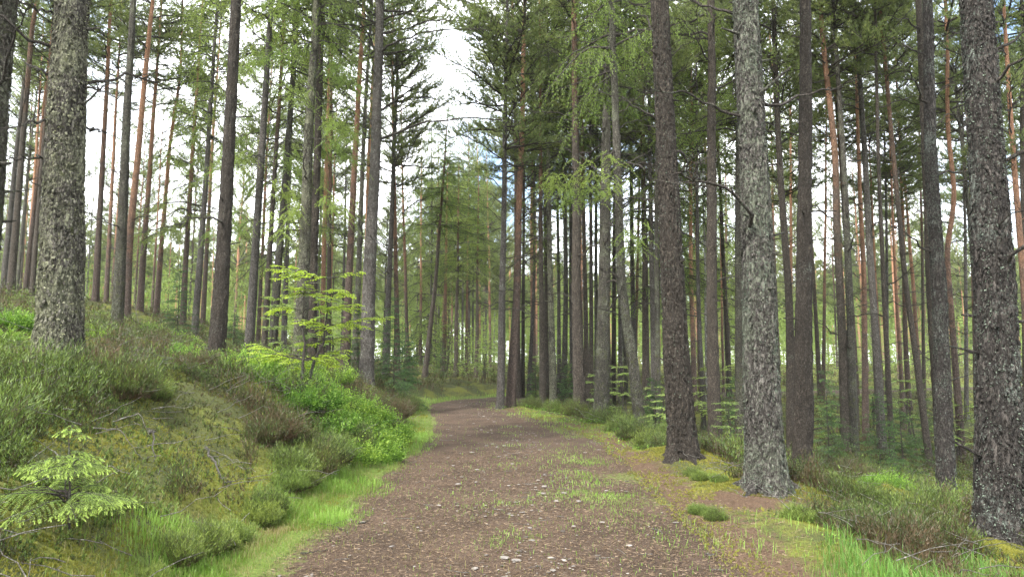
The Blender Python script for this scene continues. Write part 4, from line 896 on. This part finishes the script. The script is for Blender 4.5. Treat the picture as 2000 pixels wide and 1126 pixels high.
def sample(n, y0, y1, pw=1.0, fx=.80):
    y = (y0**(2 - pw) + rng.random(n) * (y1**(2 - pw) - y0**(2 - pw))) ** (1 / (2 - pw)); x = rng.uniform(-fx, fx, n) * y + rng.uniform(-.4, .4, n); return x, y
def side(x, y):
    s = path_s(x, y); hw = halfw(y); return np.maximum(-s - hw, -9), np.maximum(s - hw, -9)
# heather carpet
mb = MB()
for n, y0, y1, k, ls, lw in ((46000, 3.0, 10, 22, 1.0, 1.0), (46000, 9, 24, 13, 1.2, 1.9), (46000, 22, 75, 8, 1.6, 4.5)):
    x, y = sample(n, y0, y1); l, r = side(x, y); cl_ = fbm(x * 1.15, y * 1.15, seed=51, oct=3) * 1.15
    keep = ((l > 1.0 + .4 * cl_) | (r > 1.15 + .5 * cl_)) & (rng.random(n) < np.maximum(.42, np.where(l > 0, .55 + 1.8 * (cl_ + .12), .6 + 1.8 * (cl_ + .15))))
    for a_ in T_:
        if a_[1] > 50 and a_[10][0] > 0: keep &= ((x - a_[10][0])**2 + (y - a_[10][1] + .35)**2) > .62
    keep &= ~((y < 6.0) & (x > .43 * y) & (x < 5.2) & (rng.random(n) < .8))
    x, y, cl_ = x[keep], y[keep], cl_[keep]; z = ground(x, y) - .02; m = len(x)
    D = unit(rng.normal(0, .42, (m, 3)) + [0, -.05, 1]); Ln = (.07 + .30 * sstep(-.15, .35, cl_) * (.5 + vnoise(x * 2.3, y * 2.3, seed=66))) * rng.uniform(.6, 1.2, m) * ls
    hue = vnoise(x * .55, y * .55, seed=61); heather(mb, np.stack([x, y, z], 1), D, Ln, k, np.clip(-.05 + 1.0 * hue + .25 * (vnoise(x * 3, y * 3, seed=67) - .5) + rng.normal(0, .12, m), 0, 1), lw)
h_ = link('heather', mb.mesh('heather', M['heather'], smooth=False)); h_['kind'] = 'stuff'; tag(h_, 'carpet of olive and brown heather covering both sides of the path', 'heather')
# moss tufts
mb = MB()
for n, y0, y1, ls in ((120000, 3.0, 9.5, 1.0), (110000, 9, 22, 1.7)):
    x, y = sample(n, y0, y1); l, r = side(x, y); a = fbm(x * .8, y * .8, seed=71, oct=3)
    md = np.zeros(n)
    for mx_, my_, r_, hh in MOUNDS[:4]: md = np.maximum(md, np.exp(-((x - mx_)**2 + (y - my_)**2) / (r_ * r_ * .35)))
    keep = ((l > .15) & (a > -.02)) | ((l > .8) & (rng.random(n) < .4)) | ((r > -.15) & (a > -.02) & (rng.random(n) < .25)) | ((r > .2) & (md > .35)); x, y, a, md = x[keep], y[keep], a[keep], md[keep]
    m = len(x); needles(mb, np.stack([x, y, ground(x, y) - .005], 1), np.repeat([[0, 0, 1.]], m, 0), .028 * ls, .007 * ls, 6, .8, np.clip(.35 + .8 * a + .3 * md, 0, 1))
for mx_, my_, r_, hh in MOUNDS[:4]:
    n = 9000; x = mx_ + rng.normal(0, r_ * .42, n); y = my_ + rng.normal(0, r_ * .42, n) - .1; kp = vnoise(x * 2.2, y * 2.2, seed=43) > .40; x, y = x[kp], y[kp]; m = len(x)
    l, r = side(x, y); kp = r > -.15; x, y = x[kp], y[kp]; m = len(x)
    needles(mb, np.stack([x, y, ground(x, y) - .004], 1), np.repeat([[0, 0, 1.]], m, 0), .03, .0085, 7, .9, np.clip(rng.normal(.62, .16, m) + .3 * (vnoise(x * 4, y * 4, seed=47) - .5), 0, 1))
o = link('moss', mb.mesh('moss', M['moss'], smooth=False)); o['kind'] = 'stuff'; tag(o, 'yellow green moss cushions between the heather and on the mounds', 'moss')
# grass
def grass(mb, x, y, L_, wd, tint, bend=.5):
    n = len(x); P = np.stack([x, y, ground(x, y) - .01], 1); a = rng.uniform(0, 6.28, n); D = np.stack([np.cos(a), np.sin(a), 0 * a], 1); S = np.stack([-np.sin(a), np.cos(a), 0 * a], 1) * (wd / 2)[:, None]
    b = rng.uniform(.1, 1, n) * bend; up = np.array([0, 0, 1.])
    m = P + (up * .6 + D * (b * .25)[:, None]) * L_[:, None]; e = P + (up * (1 - .35 * b)[:, None] + D * (b * .8)[:, None]) * L_[:, None]
    V = np.stack([P - S, P + S, m + S * .8, m - S * .8, e], 1).reshape(-1, 3); i = np.arange(n) * 5
    mb.add(V, np.stack([i + 3, i + 2, i + 4], 1), np.stack([i, i + 1, i + 2, i + 3], 1), np.repeat(np.clip(tint + rng.normal(0, .14, n), 0, 1), 5))
mb = MB()
for n, y0, y1, ls in ((330000, 3.0, 9, 1.0), (130000, 8.5, 18, 1.4), (50000, 17, 40, 2.2)):
    x, y = sample(n, y0, y1, fx=.66 if y0 < 5 else .45); l, r = side(x, y); a = fbm(x * 1.1, y * 1.1, seed=81, oct=3); g1 = np.exp(-((l - .36) / (.40 + .3 * a))**2) * (1.1 + a); c0 = path_s(x, y)
    pr = np.where(l > -.3, g1, 0) + np.where((r > -.5) & (r < 2.2), .03 * sstep(.05, .3, a) + .005, 0) + np.where((l < 0) & (r < 0), .020 + .12 * sstep(.12, .35, a) * np.exp(-(c0 / .5)**2), 0) + .7 * np.exp(-((x - 1.25)**2 / .25 + (y - 10.5)**2 / 5)) * (r < .6) * sstep(-.1, .25, a)
    pr = pr + np.where((y > 15) & (r > -.6) & (r < .7), .35, 0) + np.where((l > .6), .10 * sstep(0, .3, -a), 0)
    kp = rng.random(n) < pr; x, y, a = x[kp], y[kp], a[kp]; m = len(x)
    l, r = side(x, y); Lg = (.035 + .05 * sstep(-.3, .3, a) * (np.maximum(l, r) > -.1) + .03 * (l > .3)) * rng.uniform(.5, 1.5, m) * ls ** .7
    grass(mb, x, y, Lg, np.full(m, .0042 * ls), np.where(rng.random(m) < .07, 0, .48 + .9 * a + .5 * (vnoise(x * 5, y * 5, seed=88) - .5)), .8)
o = link('grass', mb.mesh('grass', M['grass'], smooth=False)); o['kind'] = 'stuff'; tag(o, 'short green grass along the left verge and in tufts on the path', 'grass')
mb = MB(); n = 20000; y = rng.uniform(4.6, 7.4, n); x = rng.uniform(1.8, 6.2, n); a = fbm(x * 1.4, y * 1.4, seed=91, oct=3)
kp = (x > .43 * y + .5 * a) & (a > -.22) & (rng.random(n) < np.clip((6.55 + 1.0 * a - y) * 1.4, 0, 1) * np.clip((x - .41 * y) * 2.5, 0, 1)); x, y, a = x[kp], y[kp], a[kp]; m = len(x); grass(mb, x, y, rng.uniform(.06, .24, m), rng.uniform(.003, .007, m), np.where(rng.random(m) < .12, 0, .42 + .5 * a), 1.0)
o = link('tall_grass', mb.mesh('tall_grass', M['tallgrass'], smooth=False)); o['kind'] = 'stuff'; tag(o, 'taller vivid green grass in the lower right corner', 'grass')
# low bilberry and herb leaves along the right border
mb = MB(); n = 26000; x, y = sample(n, 6, 26, fx=.5); l, r = side(x, y); a = fbm(x * 1.3, y * 1.3, seed=95, oct=3)
kp = (r > -.2) & (r < 1.4) & (y > 12.5) & (a > -.12) | (r > .9) & (a > .30); x, y, a = x[kp], y[kp], a[kp]; m = len(x); P = np.stack([x, y, ground(x, y) + rng.uniform(.01, .12, m)], 1)
leaves(mb, P, unit(rnd(m) * [1, 1, .5] + [0, 0, .3]), .02 + .0016 * y, .013 + .001 * y, .45 + .5 * a, .6)
o = link('ground_herbs', mb.mesh('ground_herbs', M['bilberry'], smooth=False)); o['kind'] = 'stuff'; tag(o, 'low leafy green herbs along the right border of the path', 'ground cover')
# needle litter on path and mounds
mb = MB(); n = 90000; x, y = sample(n, 3.0, 13, fx=.45); l, r = side(x, y); kp = ((l < .1) & (r < .9)); x, y = x[kp], y[kp]; m = len(x)
a = rng.uniform(0, 6.28, m); P = np.stack([x, y, ground(x, y) + rng.uniform(-.004, .006, m)], 1); needles(mb, P, np.stack([np.cos(a), np.sin(a), rng.normal(0, .12, m)], 1), .045, .0045, 1, .05, np.clip(rng.beta(1.6, 2.2, m), 0, 1), .1)
o = link('needle_litter', mb.mesh('needle_litter', M['litter'], smooth=False)); o['kind'] = 'stuff'; tag(o, 'brown pine needles and bark crumbs strewn over the path', 'litter')

mb = MB(); n = 1500; x, y = sample(n, 3.2, 20, fx=.75); l, r = side(x, y); kp = (l > .5) | (r > .8) | (rng.random(n) < .16) & (l < 0) & (r < 0)
for xx, yy, ll, rr_2 in zip(x[kp], y[kp], l[kp], r[kp]):
    on = ll < .3 and rr_2 < .5; a = rng.uniform(0, 6.28); L_ = rng.uniform(.08, .22) if on else rng.uniform(.15, .6); P = rotz(branch_curve(L_, 0 if on else rng.uniform(-.1, .5), 0, 5, .2), a); P[:, 2] *= .15 if on else 1
    tube(mb, P + [xx, yy, float(ground(xx, yy)) + (.006 if on else rng.uniform(.05, .22))], np.linspace(.0032, .0015, 5) * (1 + yy * .05), 4, rng.uniform(.2, .9))
o = link('dead_twigs', mb.mesh('dead_twigs', M['deadwood'])); o['kind'] = 'stuff'; tag(o, 'thin bleached dead twigs tangled in the heather and moss', 'twigs')
# ------------------------------------------------------------------ stones and twigs
def rock(seed, flat=.26, sub=2):
    import bmesh
    bm = bmesh.new(); bmesh.ops.create_icosphere(bm, subdivisions=sub, radius=1); V = np.array([v.co[:] for v in bm.verts]); Fc = np.array([[v.index for v in f.verts] for f in bm.faces]); bm.free()
    k = 1 + .45 * fbm(V[:, 0] * 1.3 + seed, V[:, 1] * 1.3, V[:, 2] * 1.3, 3, seed=seed); V = V * k[:, None] * [1, .72, flat]; V[:, 2] = np.minimum(V[:, 2], flat * .62 + .05 * V[:, 0]); return V, Fc
ROCK = [rock(i) for i in range(6)]; RK = [MB().add(V, Fc, None, .62).mesh('stone', M['stone'], smooth=False) for V, Fc in ROCK]
st = [(985, 1087, 26), (1008, 1092, 22), (1080, 1112, 18), (1038, 1055, 15), (1035, 1030, 12), (1063, 948, 17), (1130, 978, 16), (1102, 962, 14), (1087, 976, 10), (1060, 962, 16), (1013, 945, 10), (895, 945, 14), (932, 916, 12), (885, 908, 10), (1000, 1005, 12), (1022, 1000, 10),
      (822, 1036, 10), (765, 1065, 12), (708, 1018, 16), (683, 1015, 12), (985, 1128, 16), (1015, 1085, 10), (1408, 990, 14), (1320, 1020, 14), (985, 870, 10), (922, 882, 12), (1001, 905, 12), (975, 890, 8), (930, 940, 9), (902, 930, 8), (1056, 1012, 10), (1120, 1105, 9),
      (948, 1008, 9), (893, 986, 9), (960, 957, 9), (1040, 985, 9), (875, 893, 8), (950, 870, 8), (1010, 860, 8), (880, 850, 8), (940, 838, 8), (965, 823, 9), (945, 812, 10), (925, 827, 7), (290, 1046, 15)]
for i, (px, py, wp) in enumerate(st):
    p = hit(px, py); s = wp / F * p[1] / 2 * 1.0; o = link('stone', RK[i % 6], None, (p[0], p[1], p[2] - s * .10), (0, 0, random.uniform(0, 6.28)), s * .85)
    if i == 0: tag(o, 'largest pale stone lying on the path nearest the camera', 'stone')
    elif px == 290: tag(o, 'pinkish stone lying below the conifer seedling on the bank', 'stone')
    elif px in (1408, 1320): tag(o, 'pale stone on the right border near the lichen giant' if px == 1408 else 'small flat stone on the path edge before the mossy mounds', 'stone')
    else: tag(o, 'pale stone half sunk in the %s of the path, %s' % ('left side' if px < 930 else 'middle' if px < 1050 else 'right side', 'near the camera' if py > 1000 else 'in its middle stretch' if py > 880 else 'towards the bend'), 'stone', 'pale stones in the path')
mb = MB(); n = 17000; x, y = sample(n, 3.6, 30, fx=.4); l, r = side(x, y); wgt = (np.exp(-((path_s(x, y) - .12) / .42)**2) + .14) * (.25 + 1.5 * sstep(.4, .75, vnoise(x * 1.5, y * .9, seed=99))); kp = (l < 0) & (r < 0) & (rng.random(n) < wgt); 
for xx, yy in zip(x[kp], y[kp]):
    V, Fc = ROCK[rng.integers(6)]; s = rng.uniform(.005, .013) * (2.4 if rng.random() < .12 else 1) * (1 + yy * .02); mb.add(rotz(V, rng.uniform(0, 6.28)) * s + [xx, yy, float(ground(xx, yy)) - .004], Fc, None, rng.uniform(.1, .85))
o = link('gravel', mb.mesh('gravel', M['pebble'], smooth=False)); o['kind'] = 'stuff'; tag(o, 'fine gravel pressed into the brown path', 'gravel')

def fallen(pts, r, label, mat='deadwood', lift=.05, twigs=4, name='fallen_branch'):
    P = []
    for i, (px, py) in enumerate(pts):
        p = hit(px, py, prev=P[-1][1] if P else None)
        if P and abs(p[1] - P[-1][1]) > 3: p = at(px, py, P[-1][1])
        P.append([p[0], p[1], p[2] + lift * (1 + .6 * math.sin(i * 2.1))])
    P = np.array(P); base = P.mean(0); n = 16; u_ = np.linspace(0, len(P) - 1, n); Q = np.stack([np.interp(u_, np.arange(len(P)), P[:, c]) for c in range(3)], 1); Q[1:-1] += rng.normal(0, r * .8, (n - 2, 3)); Q -= base
    mb = MB(); tube(mb, Q, np.linspace(r, r * .35, n), 7); L_ = np.linalg.norm(Q[-1] - Q[0]); az = math.atan2(*(Q[-1] - Q[0])[[1, 0]])
    for _ in range(twigs):
        b0 = Q[rng.integers(4, n)]; tw = rotz(branch_curve(L_ * rng.uniform(.1, .3), rng.uniform(0, .5), 0, 5, .25), az + rng.uniform(-1, 1)) + b0; tube(mb, tw, np.linspace(r * .4, r * .15, 5), 4)
    o = link(name, mb.mesh(name, M[mat]), None, base); tag(o, label, 'branch'); return o
fallen([(228, 645), (255, 672), (285, 690), (305, 694)], .035, 'grey fallen branch curving down from the foot of the mossy slender trunk')
fallen([(0, 611), (35, 622), (68, 634)], .035, 'dark fallen branch reaching in from the left edge to the lichen crusted pine', 'twig', .12)
fallen([(400, 885), (415, 915), (432, 938), (450, 956)], .014, 'short lichen white dead branch lying on the mossy slope above the verge')
fallen([(290, 865), (296, 890), (299, 915)], .012, 'white lichened stick standing in the heather right of the seedling', lift=.12)
fallen([(180, 862), (230, 880), (278, 910)], .006, 'thin bleached twig lying above the conifer seedling', lift=.12)
fallen([(218, 855), (270, 857), (292, 868)], .006, 'thin bleached twig arching over the heather behind the seedling', lift=.15)
fallen([(300, 762), (318, 735), (328, 712)], .007, 'upright bleached twig below the stout brown pine', lift=.15)
fallen([(248, 690), (285, 696), (308, 708)], .008, 'thin bleached twig below the curving grey branch', lift=.1)
fallen([(269, 640), (263, 600), (259, 572)], .012, 'pale broken stick leaning behind the mossy slender trunk', lift=.15, twigs=0)
fallen([(625, 1026), (650, 1031), (678, 1037)], .006, 'long thin twig lying on the left side of the path', 'twig', .012, 2, 'twig')
fallen([(587, 1082), (612, 1084), (640, 1076)], .007, 'crooked twig on the path near the bottom left verge', 'twig', .012, 1, 'twig')
fallen([(700, 1026), (712, 1024), (722, 1016)], .006, 'short forked twig beside two small stones on the path', 'twig', .012, 2, 'twig')
fallen([(1275, 1037), (1285, 1038), (1296, 1044)], .006, 'small forked twig on the right side of the path', 'deadwood', .012, 2, 'twig')
fallen([(1378, 1086), (1390, 1088), (1401, 1088)], .008, 'pale wood chip like twig at the lower right path edge', 'deadwood', .01, 0, 'twig')
print('objects', len(bpy.data.objects), 'tris', sum(len(m.polygons) for m in bpy.data.meshes))


# ------------------------------------------------------------------ air
hz = MB(); x0, x1, y0, y1, z0, z1 = -260, 260, -60, 215, -12, 48
V = np.array([(x, y, z) for z in (z0, z1) for y in (y0, y1) for x in (x0, x1)]); hz.add(V, None, [(0, 2, 3, 1), (4, 5, 7, 6), (0, 1, 5, 4), (2, 6, 7, 3), (0, 4, 6, 2), (1, 3, 7, 5)])
hm, ht_ = new_mat('haze'); pv = ht_.nodes.new('ShaderNodeVolumePrincipled'); pv.inputs['Color'].default_value = (.92, .95, .86, 1); pv.inputs['Density'].default_value = .00025
oh = ht_.nodes.new('ShaderNodeOutputMaterial'); ht_.links.new(pv.outputs[0], oh.inputs['Volume'])
ho = link('haze', hz.mesh('haze', hm, smooth=False)); ho['kind'] = 'stuff'; ho['label'] = 'thin pale air between the far trunks'; ho['category'] = 'haze'
